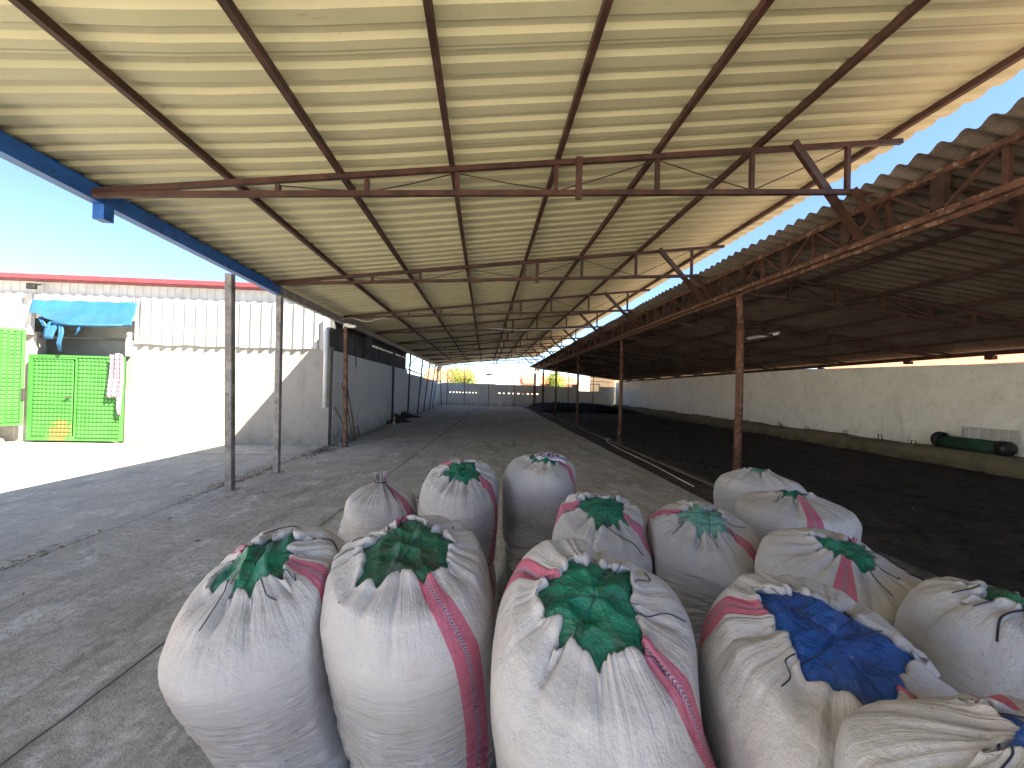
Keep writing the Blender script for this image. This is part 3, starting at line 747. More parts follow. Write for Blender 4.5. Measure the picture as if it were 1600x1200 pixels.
def rag(pts, w, name='torn_strip'):
    P = np.zeros((len(pts), 6, 3))
    for i, p in enumerate(pts):
        for k in range(6):
            t = k/5-0.5; ww = w*(1-0.5*i/len(pts))
            P[i, k] = (p[0]+t*ww, p[1]-0.02*math.sin(k*2+i), p[2]+0.01*math.sin(k*3+i*2))
    grid_obj(name, P, M['tarp'], tp, thick=0.004)
rag([(-10.42, 10.02, 2.93), (-10.47, 9.99, 2.75), (-10.52, 10.0, 2.58), (-10.50, 10.0, 2.50)], 0.26)
rag([(-10.25, 10.0, 2.90), (-10.22, 9.98, 2.65), (-10.27, 9.99, 2.42), (-10.24, 9.99, 2.22)], 0.10)
rag([(-10.75, 10.03, 3.04), (-10.68, 10.0, 2.93), (-10.60, 9.99, 2.83), (-10.55, 9.99, 2.78)], 0.09)
rag([(-9.78, 9.98, 2.86), (-9.84, 9.98, 2.74), (-9.90, 9.98, 2.62)], 0.04)

# checked cloth over the end of the gate
nu, nv = 24, 30; uu, vv = np.meshgrid(np.linspace(0, 1, nu), np.linspace(0, 1, nv))
P = np.zeros((nv, nu, 3)); P[..., 0] = -9.13 + uu*0.30 + 0.02*np.sin(vv*5); P[..., 1] = 10.0 - 0.02*np.sin(uu*16+vv*1.5) + 0*vv
P[..., 2] = 2.19 - vv*(1.05 + 0.45*np.clip((uu-0.55)*3, 0, 1)) - 0.02*np.sin(uu*7)
tag(grid_obj('checked_cloth', P, M['curtain'], thick=0.005), 'lilac checked cloth hung over the right end of the green gate', 'cloth')
# white downpipe by the corner
dp = MB().tube([(-4.08, 10.08, 3.30), (-4.06, 10.09, 2.3), (-4.05, 10.09, 0.98)], 0.062, 14)
tag(dp.build('downpipe', M['white_pipe']), 'white plastic downpipe ending halfway down the corner of the white building', 'pipe')
# floodlight on the fascia
fl = thing('floodlight', 'small black floodlight under the red roof edge', 'floodlight', (-10.95, 10.1, 3.8))
MB().box(-11.05, -10.86, 9.98, 10.06, 3.70, 3.84).build('head', M['black_rubber'], fl, 0.01)
MB().bar((-10.95, 10.06, 3.80), (-10.95, 10.2, 3.86), 0.03).build('bracket', M['dark_post'], fl)
an = MB().tube([(-9.95, 12, 3.99), (-9.95, 12, 4.32)], 0.012, 6).bar((-10.15, 12, 4.3), (-9.75, 12, 4.31), 0.012).bar((-10.08, 12, 4.22), (-9.84, 12, 4.23), 0.01).tube([(-10.15, 12, 4.3), (-10.2, 12, 4.2), (-10.1, 12, 4.12), (-9.95, 12, 4.1)], 0.008, 6)
tag(an.build('aerial', M['grey_steel']), 'small wire aerial on top of the red edged roof', 'aerial')
# sand/rubble heap and green can at the left
def lump(name, c, r, mat, seed, parent=None, n=3, amp=0.25):
    bm = bmesh.new(); bmesh.ops.create_icosphere(bm, subdivisions=n, radius=1.0)
    rg = random.Random(seed); ph = [rg.uniform(0, 6) for _ in range(9)]
    for v in bm.verts:
        p = v.co.copy(); k = 1 + amp*(math.sin(p.x*3.1+ph[0])*math.sin(p.y*2.7+ph[1]) + 0.5*math.sin(p.z*5+ph[2]+p.x*4) + 0.35*math.sin(p.x*9+ph[3])*math.sin(p.y*8+ph[4]+p.z*7))
        v.co = Vector((p.x*r[0]*k, p.y*r[1]*k, max(p.z*r[2]*k, -0.02 if c[2] < 0.2 else -9)))
        if c[2] < 0.2: v.co.z = max(v.co.z, 0.0)
    me = bpy.data.meshes.new(name); bm.to_mesh(me); bm.free(); me.materials.append(mat)
    for p_ in me.polygons: p_.use_smooth = True
    o = bpy.data.objects.new(name, me); COL.objects.link(o); o.location = c
    if parent: o.parent = parent; o.location = Vector(c)-wloc(parent)
    return o
tag(lump('sand_heap', (-11.6, 9.5, -0.01), (0.5, 0.4, 0.22), M['stone'], 3), 'pale sand heap under the open green gate leaf', 'heap')

# ================================================================= SMALL THINGS
# lamp on third post
lp = thing('yard_lamp', 'small white lamp head on a bent arm at the top of the reddish third post', 'lamp', (-3.5, 10.1, 2.95))
MB().tube([(-3.66, 10.1, 3.02), (-3.60, 10.02, 3.12), (-3.50, 9.95, 3.12)], 0.014, 8).build('arm', M['lamp'], lp)
MB().box(-3.52, -3.27, 9.86, 10.0, 3.03, 3.075).build('head', M['lamp'], lp, 0.012)
MB().box(-3.48, -3.31, 9.88, 9.98, 3.018, 3.0295).build('lens', M['tube'], lp)
MB().bar((-3.58, 10.04, 3.08), (-3.40, 9.93, 3.085), 0.06, 0.05).build('housing', M['lamp'], lp, 0.01)
# white cable hung from the canopy
m = MB(); pts = []
for i in range(15):
    t = i/14; pts.append((-3.55 + t*1.15, 9.72, 3.18 + 0.05*math.sin(t*9) - 0.03*t + 0.066*t))
m.tube(pts, 0.007, 5)
tag(m.build('cable', M['clear']), 'loose white cable looped along the third truss beside the yard lamp', 'cable')
m = MB().tube([(0.1, 12.55, 3.52), (1.0, 12.54, 3.50), (2.2, 12.55, 3.56), (3.4, 12.55, 3.66)], 0.012, 5)
tag(m.build('cable', M['clear']), 'straight white cable running under the fifth truss of the canopy', 'cable')
# fluorescent tube in the old shed
tb = thing('tube_light', 'unlit white tube light hanging under the dark old shed roof', 'lamp', (6.74, 9, 3.0))
MB().box(6.715, 6.765, 8.40, 9.48, 3.02, 3.05).build('housing', M['white_paint'], tb)
MB().tube([(6.74, 8.43, 3.0), (6.74, 9.45, 3.0)], 0.016, 8).build('tube', M['tube'], tb)
MB().tube([(6.74, 8.6, 3.05), (6.74, 8.6, 3.2)], 0.004, 5).tube([(6.74, 9.3, 3.05), (6.74, 9.3, 3.2)], 0.004, 5).build('hanger', M['dark_post'], tb)
# sticks leaning on the side wall
for a, b, r_, mt, lb in [((-3.62, 11.15, 0.01), (-3.98, 11.45, 1.45), 0.022, 'wood', 'long brown stick leaning on the left wall, rightmost of the three'),
                    ((-3.60, 10.95, 0.01), (-3.98, 11.0, 1.62), 0.017, 'wood', 'thin brown stick crossing the long one against the left wall'),
                    ((-3.60, 10.7, 0.01), (-3.97, 10.5, 0.98), 0.022, 'wood_grey', 'short grey stick leaning left of the two brown sticks')]:
    m = MB().tube([a, tuple((p+q)/2+0.01 for p, q in zip(a, b)), b], [r_, r_*0.9, r_*0.8], 7)
    tag(m.build('stick', M[mt]), lb, 'stick', 'sticks leaning on the left wall')
tag(MB().bar((-3.83, 12.25, 0.02), (-3.97, 12.35, 0.30), 0.02).bar((-3.98, 12.1, 2.62), (-3.97, 12.1, 2.12), 0.02).build('iron_bar', M['dark_post']), 'short dark iron bar hanging over the top of the left wall', 'bar')
# bottle / can
bt = thing('bottle', 'small red and white bottle standing at the foot of the left wall', 'bottle', (-3.58, 15.6, 0.004))
MB().tube([(-3.58, 15.6, 0.006), (-3.58, 15.6, 0.13), (-3.58, 15.6, 0.2), (-3.58, 15.6, 0.27), (-3.58, 15.6, 0.33)], [0.05, 0.05, 0.045, 0.03, 0.016], 12).build('body', M['white_pipe'], bt)
MB().tube([(-3.58, 15.6, 0.15), (-3.58, 15.6, 0.24)], [0.053, 0.048], 12).build('label_wrap', M['red_label'], bt)
# soil pile at the wall foot
ys = np.linspace(15.9, 20.6, 150); xs = np.linspace(-3.985, -3.05, 40); YY, XX = np.meshgrid(ys, xs, indexing='ij')
hq = np.clip(1-(XX+3.985)/(0.45+0.25*np.sin(YY*2.3)+0.12*np.sin(YY*7.1)), 0, 1)*np.clip((YY-15.9)/1.2, 0, 1)*np.clip((20.6-YY)/0.8, 0, 1)
ZZ = 0.30*hq**0.8*(0.75+0.25*np.sin(YY*3.7)+0.16*np.sin(YY*13+XX*9)+0.14*np.sin(XX*31+YY*23)*np.sin(YY*37)) - 0.02*(hq <= 0)
tag(grid_obj('soil_pile', np.stack([XX, YY, ZZ+0.003], -1), M['dirt'], smooth=False), 'dark soil pile against the foot of the left wall under the leaning posts', 'pile')
# manure heap in the far corner of the old shed
xs = np.linspace(3.7, 11.3, 70); ys = np.linspace(25.5, 32.6, 50); YY, XX = np.meshgrid(ys, xs, indexing='ij')
env = np.clip((XX-3.7)/1.0, 0, 1)*np.clip((11.3-XX)/2.2, 0, 1)*np.clip((YY-25.5-0.5*np.sin(XX*1.3))/1.4, 0, 1)
ZZ = 0.45*env**0.6*(0.8+0.2*np.sin(XX*3+YY*2)+0.12*np.sin(XX*9)*np.sin(YY*7)+0.08*np.sin(XX*17+YY*13)) - 0.03*(env <= 0)
tag(grid_obj('manure_heap', np.stack([XX, YY, ZZ], -1), M['dung']), 'long low black manure heap across the far end of the old shed', 'heap')
# drum of netting on the ledge
dr = thing('netting_roll', 'dark green roll with black round ends lying on the concrete ledge', 'roll', (11.12, 8.25, 0.42))
MB().tube([(11.14, 8.60, 0.57), (11.12, 8.05, 0.56), (11.10, 7.50, 0.555)], 0.145, 20).build('roll', M['green_mesh_roll'], dr)
MB().tube([(11.15, 8.74, 0.60), (11.145, 8.69, 0.60), (11.14, 8.62, 0.59)], [0.15, 0.19, 0.19], 24).build('end_ring', M['black_rubber'], dr)
MB().tube([(11.10, 7.54, 0.555), (11.10, 7.40, 0.555), (11.09, 7.34, 0.55)], [0.16, 0.165, 0.12], 24).build('end_ring', M['black_rubber'], dr)
sh_ = rib_panel('white_sheet', 7.38, 8.35, 0.43, 0.95, 11.30, 0.17, 0.03, M['white_paint'], None, axis='y')
tag(sh_, 'offcut of white ribbed sheet leaning on the right wall behind the netting roll', 'sheet')
# wire hoops in the ledge
HY = [(15.4, 'wire hoop in the ledge just right of the rusty post'), (13.6, 'pair-like bent wire hoop second from the rusty post along the ledge'), (12.35, 'low wire hoop in the middle of the ledge'),
      (10.95, 'tall square wire hoop midway between the rusty post and the netting roll'), (9.9, 'thin square wire hoop left of the bent one near the netting roll'), (9.05, 'thick bent wire hoop touching the left end of the netting roll')]
for i, (y, lb) in enumerate(HY):
    x = 10.97+0.012*max(0, y-7); h = 0.16 if i in (3, 4, 1) else 0.10; w = 0.10
    m = MB().tube([(x, y, 0.28), (x-0.02, y, 0.40+h), (x-0.02, y+w, 0.40+h), (x, y+w, 0.30)], 0.011, 6)
    if i in (1, 5): m.tube([(x-0.03, y-0.1, 0.24), (x-0.05, y-0.12, 0.38+h*0.7), (x-0.05, y-0.02, 0.42+h*0.6), (x-0.03, y-0.02, 0.3)], 0.010, 6)
    tag(m.build('wire_hoop', M['primer_dark']), lb, 'hoop', 'wire hoops along the ledge')
# white rope on the kerb
m = MB(); pts = [(3.60+0.035*(y-6.3)+0.02*math.sin(y*1.7), y, 0.002) for y in np.arange(6.3, 11.6, 0.25)] + [(3.9, 12.1, 0.04), (4.05, 12.0, 0.045)]
tag(MB().tube(pts, 0.008, 6).build('hose', M['clear']), 'thin white hose lying along the kerb from the second rusty post', 'hose')

# debris
def scatter(name, mat, pts, smin, smax, label, cat, seed=0, flat=0.2):
    rg = random.Random(seed); m = MB()
    for (x, y, z) in pts:
        a = rg.uniform(0, math.pi); l = rg.uniform(smin, smax); w = l*rg.uniform(0.12, 0.5); c, s = math.cos(a), math.sin(a); t = rg.uniform(0, l*flat)
        m.add([(x-c*l-s*w*0, y-s*l, z), (x+s*w, y-c*w, z+t*0.5), (x+c*l, y+s*l, z+t), (x-s*w, y+c*w, z+t*0.4)], [(0, 1, 2, 3)])
    return tag(m.build(name, mat), label, cat, kind='stuff')
rg = random.Random(8)
pts = []
for _ in range(2600):
    y = rg.uniform(3.0, 12.5); x = -3.92 + rg.gauss(0, 0.05) + 0.05*math.sin(y*3)
    if rg.random() < 0.45 + 0.5*math.sin(y*1.9+2): pts.append((x, y, 0.008))
for _ in range(900):
    y = rg.uniform(6.0, 9.5); pts.append((-3.98+rg.gauss(0, 0.11), y, 0.008))
scatter('dry_litter', M['straw'], pts, 0.006, 0.035, 'dry straw litter along the joint between yard and canopy floor', 'litter', 1)
pts = []
for _ in range(1500):
    y = rg.uniform(9.2, 31); pts.append((-3.72+rg.gauss(0, 0.13), y, 0.010))
for _ in range(500): pts.append((-3.75+rg.gauss(0, 0.16), 9.4+rg.gauss(0, 0.5), 0.009))
for _ in range(90): pts.append((rg.uniform(-3.6, 1.5), rg.uniform(3.0, 9.5), 0.009))
for _ in range(700): pts.append((3.55+rg.gauss(0, 0.17), rg.uniform(4, 28), 0.006))
scatter('leaf_litter', M['leafdark'], pts, 0.008, 0.045, 'scattered dark twigs and leaves on the canopy floor', 'litter', 2)
pts = [(rg.uniform(4.3, 10.7), rg.uniform(2.5, 20), 0.032) for _ in range(4200)]
scatter('dung_clods', M['dung'], pts, 0.012, 0.085, 'dark clods strewn over the old shed floor', 'clods', 3, 0.5)
pts = [(rg.uniform(4.3, 10.7), rg.uniform(3.0, 16), 0.036) for _ in range(60)]
scatter('pale_scraps', M['stone'], pts, 0.01, 0.03, 'pale scraps on the dark shed floor', 'scraps', 4, 0.4)
pts = []
# rubble stones along the left wall foot
m = MB()
for i in range(46):
    y = rg.uniform(9.6, 29) if i > 12 else rg.uniform(9.5, 13); x = -3.80+rg.uniform(-0.12, 0.25); s = rg.uniform(0.02, 0.07)
    vs = [Vector((rg.uniform(-1, 1), rg.uniform(-1, 1), rg.uniform(0, 0.8))).normalized()*s for _ in range(9)]
    bm = bmesh.new()
    for v in vs: bm.verts.new(v + Vector((x, y, 0.012)))
    r0 = bmesh.ops.convex_hull(bm, input=bm.verts)
    bm.verts.ensure_lookup_table(); idx = {v: k for k, v in enumerate(bm.verts)}
    m.add([v.co[:] for v in bm.verts], [[idx[v] for v in f.verts] for f in bm.faces]); bm.free()
tag(m.build('rubble', M['stone']), 'small rubble along the foot of the left wall', 'rubble', kind='stuff')

# ================================================================= BEYOND
def house(x0, x1, y0, y1, h, rise, wall, label, axis='x', wins=()):
    o = thing('house', label, 'house', ((x0+x1)/2, y0, 0), 'houses beyond the walls')
    MB().box(x0, x1, y0, y1, -0.1, h).build('wall', wall, o)
    e = 0.35; ym = (y0+y1)/2; xm = (x0+x1)/2
    if axis == 'x': vs = [(x0-e, y0-e, h), (x1+e, y0-e, h), (x1+e, y1+e, h), (x0-e, y1+e, h), (x0-e, ym, h+rise), (x1+e, ym, h+rise)]
    else: vs = [(x0-e, y1+e, h), (x0-e, y0-e, h), (x1+e, y0-e, h), (x1+e, y1+e, h), (xm, y1+e, h+rise), (xm, y0-e, h+rise)]
    MB().add([(a, b, c+0.003) for a, b, c in vs], [(0, 1, 5, 4), (2, 3, 4, 5), (1, 2, 5), (3, 0, 4), (3, 2, 1, 0)]).build('roof', M['tile'], o)
    for (wx, wz) in wins:
        f_ = MB().box(wx-0.5, wx+0.5, y0-0.06, y0-0.003, wz, wz+1.2).build('window', M['white_paint'], o)
        MB().box(wx-0.42, wx+0.42, y0-0.075, y0-0.063, wz+0.08, wz+1.12).build('pane', M['glass'], f_)
    return o
house(-9, -2.6, 58, 66, 2.6, 1.7, M['house3'], 'white house with tiled roof behind the left half of the far wall', wins=((-7, 1.2), (-4.2, 1.2)))
house(6.5, 15, 62, 70, 2.4, 1.5, M['house2'], 'salmon house with low tiled roof behind the middle of the far wall', wins=((8.5, 1.0), (12, 1.0)))
house(15.5, 34, 45, 56, 4.6, 1.2, M['house'], 'long ochre sunlit building seen under the far end of the old shed roof', wins=((18, 2.2), (21.5, 2.2)))
house(-30, -13, 40, 50, 4.6, 2.0, M['house2'], 'salmon house beyond the left wall behind the awning', wins=((-18, 2.2),))
o_ = house(13.6, 17.5, -4, 14.5, 2.55, 0.6, M['house2'], 'salmon outbuilding showing as a bright strip over the right wall', axis='y')
def tree(x, y, h, cr, seed, leaf, label, trunk=0.14, n=2600, squash=0.85, zc=None):
    t = thing('broadleaf_tree', label, 'tree', (x, y, 0), 'trees beyond the far wall')
    rg = random.Random(seed); m = MB(); zc = zc or h-cr*squash
    m.tube([(x, y, -0.1), (x+0.1, y, zc*0.5), (x, y+0.05, zc)], [trunk, trunk*0.75, trunk*0.5], 8)
    tips = []
    for i in range(9):
        a = i*2.4; e = rg.uniform(0.2, 1.2); L = cr*rg.uniform(0.55, 0.9)
        q = (x+math.cos(a)*math.cos(e)*L, y+math.sin(a)*math.cos(e)*L, zc*0.85+math.sin(e)*L)
        m.tube([(x, y, zc*rg.uniform(0.55, 0.9)), tuple((p_+q_)/2+rg.uniform(-.1, .1) for p_, q_ in zip((x, y, zc*0.8), q)), q], [trunk*0.4, trunk*0.25, 0.02], 5); tips.append(q)
    m.build('trunk', M['bark'], t)
    m = MB(); cl = []
    for i in range(26):
        u = Vector((rg.gauss(0, 1), rg.gauss(0, 1), rg.gauss(0, 1))).normalized(); r_ = cr*rg.uniform(0.35, 0.95)
        cl.append((Vector((x+u.x*r_, y+u.y*r_, zc+u.z*r_*squash)), cr*rg.uniform(0.18, 0.36)))
    for i in range(n):
        c, r_ = rg.choice(cl); u = Vector((rg.gauss(0, 1), rg.gauss(0, 1), rg.gauss(0, 1)))*(r_*0.55); p = c+u
        a = Vector((rg.uniform(-1, 1), rg.uniform(-1, 1), rg.uniform(-1, 1))).normalized(); b = a.orthogonal().normalized(); s = rg.uniform(0.06, 0.13)
        m.add([p-a*s, p+b*s*0.5, p+a*s, p-b*s*0.5], [(0, 1, 2, 3)])
    m.build('crown', leaf, t)
tree(-2.3, 42, 4.2, 1.9, 1, M['leaf_a'], 'round yellow green tree above the left part of the far wall')
tree(-4.9, 40, 5.4, 1.5, 2, M['leaf_b'], 'thin bare branched tree at the left end of the far wall', n=420)
tree(8.0, 43, 3.6, 1.3, 3, M['leaf_a'], 'small yellow green tree seen between the old shed posts')
tree(-11, 33, 5.0, 2.2, 4, M['leaf_a'], 'yellow green tree beyond the left wall past the awning')

# ================================================================= SACKS
SK = []
def sack(**k): SK.append(k)
#        base xy, top xyz, R, rim radius, tilt (dz/dx, dz/dy), stripes [(angle deg from -Y ccw, drift)], cover
sack(id=1, b=(-0.44, 1.37), t=(-0.72, 1.31, 1.02), R=0.28, rh=0.125, tilt=(0.2, 0.32), st=[(70, 0.12), (232, 0)], cov='net_green', seed=11,
     label='front leftmost white sack, leaning, with green netting in its mouth')
sack(id=2, b=(-0.13, 1.32), t=(-0.24, 1.28, 1.07), R=0.285, rh=0.15, tilt=(0.03, 0.26), st=[(28, 0.22), (200, 0)], cov='net_dark', seed=12,
     label='front white sack with dark green cover and a long pink stripe down its front')
sack(id=3, b=(0.33, 0.98), t=(0.29, 0.97, 1.06), R=0.275, rh=0.135, tilt=(0, 0.44), st=[(42, 0.16), (232, 0)], cov='net_green', seed=13,
     label='front middle white sack with the widest open mouth of bright green netting')
sack(id=4, b=(0.8, 0.93), t=(0.86, 0.88, 1.01), R=0.29, rh=0.15, tilt=(-0.02, 0.34), st=[(30, 0.0), (236, 0)], cov='net_blue', seed=14,
     label='large front white sack filled under a blue cover')
sack(id=5, b=(1.45, 1.42), t=(1.42, 1.4, 1.0), R=0.295, rh=0.105, tilt=(-0.04, 0.22), st=[(310, 0.0), (130, 0)], cov='net_green', seed=15,
     label='white sack with small green mouth and dark loop, behind the blue covered sack')
sack(id=6, b=(1.49, 0.98), t=(1.55, 0.97, 1.02), R=0.275, rh=0.11, tilt=(-0.25, 0.12), st=[(120, 0.0)], cov='net_dark', seed=16,
     label='plain white sack cut by the right edge of the photo, green in its mouth')
sack(id=7, b=(0.86, 0.47), t=(0.84, 0.5, 1.1), R=0.27, rh=0.065, tilt=(0.05, -0.04), st=[(150, 0.0)], cov='net_blue', seed=17,
     label='nearest white sack in the bottom right corner with bits of blue cover')
sack(id=8, b=(-0.68, 2.68), t=(-0.69, 2.68, 0.97), R=0.265, rh=0.02, tilt=(0, 0), st=[(60, 0.0), (235, 0)], cov=None, seed=18, tied=True,
     label='back leftmost white sack, mouth tied shut in a knot')
sack(id=9, b=(-0.14, 2.66), t=(-0.14, 2.66, 1.02), R=0.275, rh=0.135, tilt=(0, 0.36), st=[(60, 0.06), (225, 0)], cov='net_green', seed=19,
     label='back white sack with ragged green netting, right of the knotted sack')
sack(id=10, b=(0.37, 2.90), t=(0.46, 2.90, 1.07), R=0.275, rh=0.13, tilt=(-0.02, 0.10), st=[(62, 0.02)], cov='print', seed=20, dirty=True,
     label='tall soiled brownish sack with lettered lilac film on top')
sack(id=11, b=(0.61, 1.97), t=(0.62, 1.94, 0.99), R=0.250, rh=0.13, tilt=(0, 0.34), st=[(56, 0.0), (262, 0)], cov='net_green', seed=21,
     label='smaller white sack in the middle row with bright green mouth, behind the widest one')
sack(id=12, b=(1.06, 1.86), t=(1.09, 1.83, 0.98), R=0.27, rh=0.12, tilt=(0.05, 0.3), st=[(42, 0.0), (236, 0)], cov='net_pale', seed=22,
     label='white sack in the middle row with pale see-through green film in its mouth')
sack(id=13, b=(1.87, 2.22), t=(1.9, 2.24, 0.99), R=0.32, rh=0.09, tilt=(0.0, -0.02), st=[(340, 0.0)], cov='net_green', seed=23,
     label='wide white sack with one pink stripe down its front, farthest right of the back row')
sack(id=14, b=(2.2, 2.95), t=(2.2, 2.95, 0.98), R=0.28, rh=0.09, tilt=(0.0, 0.0), st=[(180, 0.0)], cov='net_pale', seed=24,
     label='plain white sack half hidden behind the wide striped sack')

NU, NS = 300, 230
def sack_surface(k):
    rg = np.random.RandomState(k['seed'])
    Rr, rh, h = k['R'], k['rh'], k['t'][2]
    tied = k.get('tied')
    if tied:
        ctl = [(0, .70, 0), (.03, .86, .012), (.10, .95, .08), (.25, .98, .26), (.45, .99, .48), (.62, 1.0, .68), (.72, .97, .79), (.80, .80, .87), (.88, .48, .925), (.93, .20, .955), (.955, .11, .975), (.975, .14, .99), (1.0, .16, 1.01)]
    else:
        q = rh/Rr
        ctl = [(0, .72, 0), (.03, .86, .012), (.08, .94, .07), (.20, .93, .22), (.33, .86, .38), (.45, .91, .50), (.58, 1.0, .66), (.66, 1.04, .77), (.74, 1.02, .87), (.81, .90, .932), (.88, q+.30, .972), (.93, q+.09, .990), (.95, q+.035, 1.004), (.962, q, 1.006), (.975, q-.018, .992), (1.0, q+.10, .955)]
    ctl = np.array(ctl); s = np.linspace(0, 1, NS)
    pr = np.interp(s, ctl[:, 0], ctl[:, 1]); pz = np.interp(s, ctl[:, 0], ctl[:, 2])
    ker = np.exp(-np.linspace(-2, 2, 15)**2); ker /= ker.sum()
    e = 7
    prs = np.convolve(np.pad(pr, e, 'edge'), ker, 'valid'); pzs = np.convolve(np.pad(pz, e, 'edge'), ker, 'valid')
    lowm = np.clip((s-0.02)/0.05, 0, 1)*np.clip((0.955-s)/0.04, 0, 1)
    pr = pr*(1-lowm)+prs*lowm; pz = pz*(1-lowm)+pzs*lowm
    pr = pr*Rr; pz = pz*h
    # even out rows by arc length a little
    th = np.linspace(0, 2*np.pi, NU, endpoint=False) + np.pi
    S, TH = np.meshgrid(s, th, indexing='ij')
    Rm = np.repeat(pr[:, None], NU, 1); Z = np.repeat(pz[:, None], NU, 1)
    dr = np.gradient(pr); dz = np.gradient(pz); ln = np.hypot(dr, dz)+1e-9
    nr, nz = (dz/ln)[:, None], (-dr/ln)[:, None]
    # body lumps
    body = np.clip(S/0.1, 0, 1)*np.clip((0.97-S)/0.25, 0, 1)
    D = np.zeros_like(S)
    for i in range(7):
        a = rg.randint(1, 5); b = rg.uniform(2, 9); D += 0.0115*np.sin(a*TH+b*S*2+rg.uniform(0, 6.28))*body*rg.uniform(0.4, 1)
    # bulge / waist fold low on the body
    zf = rg.uniform(0.30, 0.42); D -= 0.026*np.exp(-((S-zf-0.02*np.sin(TH+rg.uniform(0, 6)))/0.02)**2)
    # horizontal creases: domain-warped ridges whose strength comes and goes
    wrp = 0
    for i in range(6):
        wrp = wrp + rg.uniform(0.004, 0.014)*np.sin(rg.randint(1, 7)*TH + rg.uniform(3, 22)*S + rg.uniform(0, 6.28))
    zz = Z + wrp + 0.06*np.sin(TH+rg.uniform(0, 6))
    cr = 0
    for i, (wl, am) in enumerate([(0.052, 0.0034), (0.034, 0.0030), (0.024, 0.0026), (0.018, 0.0018)]):
        ph = rg.uniform(0, 6.28); md = 0.5+0.5*np.sin(rg.randint(1, 6)*TH + rg.uniform(5, 30)*Z + rg.uniform(0, 6.28))
        rd = 1-np.abs(np.sin(np.pi*zz/wl + ph + 0.9*np.sin(rg.randint(2, 9)*TH + rg.uniform(10, 40)*Z)))
        cr = cr - am*(rd**2.2)*md**0.7
    wlow = np.clip((S-0.01)/0.05, 0, 1)*np.clip((0.72-S)/0.20, 0, 1)
    D += cr*wlow*4.0
    # pleats gathered into the mouth
    n = rg.randint(8, 12); base = np.linspace(0, 2*np.pi, n, endpoint=False)+rg.uniform(-0.17, 0.17, n)+rg.uniform(0, 6)
    spike = np.zeros_like(TH)
    scallop = np.zeros_like(TH)
    for i, a0 in enumerate(base):
        dd = (TH - a0 + 0.05*np.sin(S*9+i) + np.pi) % (2*np.pi) - np.pi
        st = rg.uniform(0.68, 0.84) if not tied else rg.uniform(0.5, 0.7); w = np.clip((S-st)/(0.96-st), 0, 1)**1.5
        dep = rg.uniform(0.010, 0.028)*(1.0 if not tied else 0.6); wd = rg.uniform(0.055, 0.11)
        D -= dep*w*np.exp(-np.abs(dd/wd)**1.3)
        D += dep*0.35*w*np.exp(-((np.abs(dd)-0.17)/0.09)**2)
        spike += rg.uniform(0.05, 0.65)*np.exp(-np.abs(dd/0.12)**1.6)
    m2 = rg.randint(34, 46)
    for i in range(m2):
        a0 = rg.uniform(0, 6.283); dd = (TH-a0+np.pi) % (2*np.pi)-np.pi; st = rg.uniform(0.66, 0.86)
        if tied: st -= 0.12
        w = np.clip((S-st)/(0.95-st), 0, 1); D -= rg.uniform(0.001, 0.0065)*w*np.exp(-(dd/rg.uniform(0.018, 0.05))**2)
    if not tied:
        wr = np.clip((S-0.86)/0.1, 0, 1)
        Rm = Rm + wr*(0.026*spike - 0.014*(1-np.clip(spike*2, 0, 1)) + 0.014*np.sin(3*TH+rg.uniform(0, 6)) + 0.010*np.sin(5*TH+rg.uniform(0, 6)))
        Z = Z - 0.022*wr*np.clip(spike, 0, 1) + 0.006*wr*np.sin(4*TH+rg.uniform(0, 6))
        # high frequency crumple along the hem
        Rm = Rm + wr**3*0.0025*np.sin(23*TH+rg.uniform(0, 6))*np.sin(7*TH)
    else:
        wr = np.clip((S-0.93)/0.05, 0, 1)
        Rm = Rm*(1+0.35*wr*np.sin(7*TH+1)*np.sin(3*TH)); Z = Z+0.02*wr*np.sin(3*TH)+0.012*wr*np.sin(9*TH)
    Rm = Rm*(1+0.05*np.cos(2*TH+rg.uniform(0, 6))*body+0.02*np.cos(3*TH+rg.uniform(0, 6))*body)
    Rm = np.maximum(Rm + D*nr, 0.004); Z = Z + D*nz
    X = Rm*np.sin(TH); Y = -Rm*np.cos(TH)       # TH = 0 faces the camera side (-Y)
    wt = np.clip((S-0.45)/0.4, 0, 1); wt = wt*wt*(3-2*wt)
    tx, ty = k['tilt']
    Z = Z + (X*tx + Y*ty)*wt
    f = np.clip(Z/h, 0, 1.1); bx, by = k['b']; cx = bx+(k['t'][0]-bx)*f**1.2; cy = by+(k['t'][1]-by)*f**1.2
    P = np.stack([X+cx, Y+cy, np.maximum(Z, 0.012)], -1)
    # fabric attributes
    C = 2*np.pi*Rr
    ar = np.concatenate([[0], np.cumsum(np.hypot(np.diff(pr), np.diff(pz)))])
    suv = np.stack([(TH-np.pi)/(2*np.pi)*C, np.repeat(ar[:, None], NU, 1), np.zeros_like(TH)], -1)
    band = np.full_like(TH, 9.0)
    for a, dft in k['st']:
        a0 = R(a); dd = (TH - a0 - dft*(1-S)*2.2 - 0.05*np.sin(S*7+a) + np.pi) % (2*np.pi)-np.pi; dm = dd*C/(2*np.pi)
        band = np.where(np.abs(dm) < np.abs(band), dm, band)
    # the seam where angles wrap must not smear: duplicate column is avoided, so clamp
    return dict(P=P, suv=suv, band=np.minimum(np.abs(band), 0.4), rise=S, base=base, spike=spike, rg=rg)

surf = {k['id']: sack_surface(k) for k in SK}
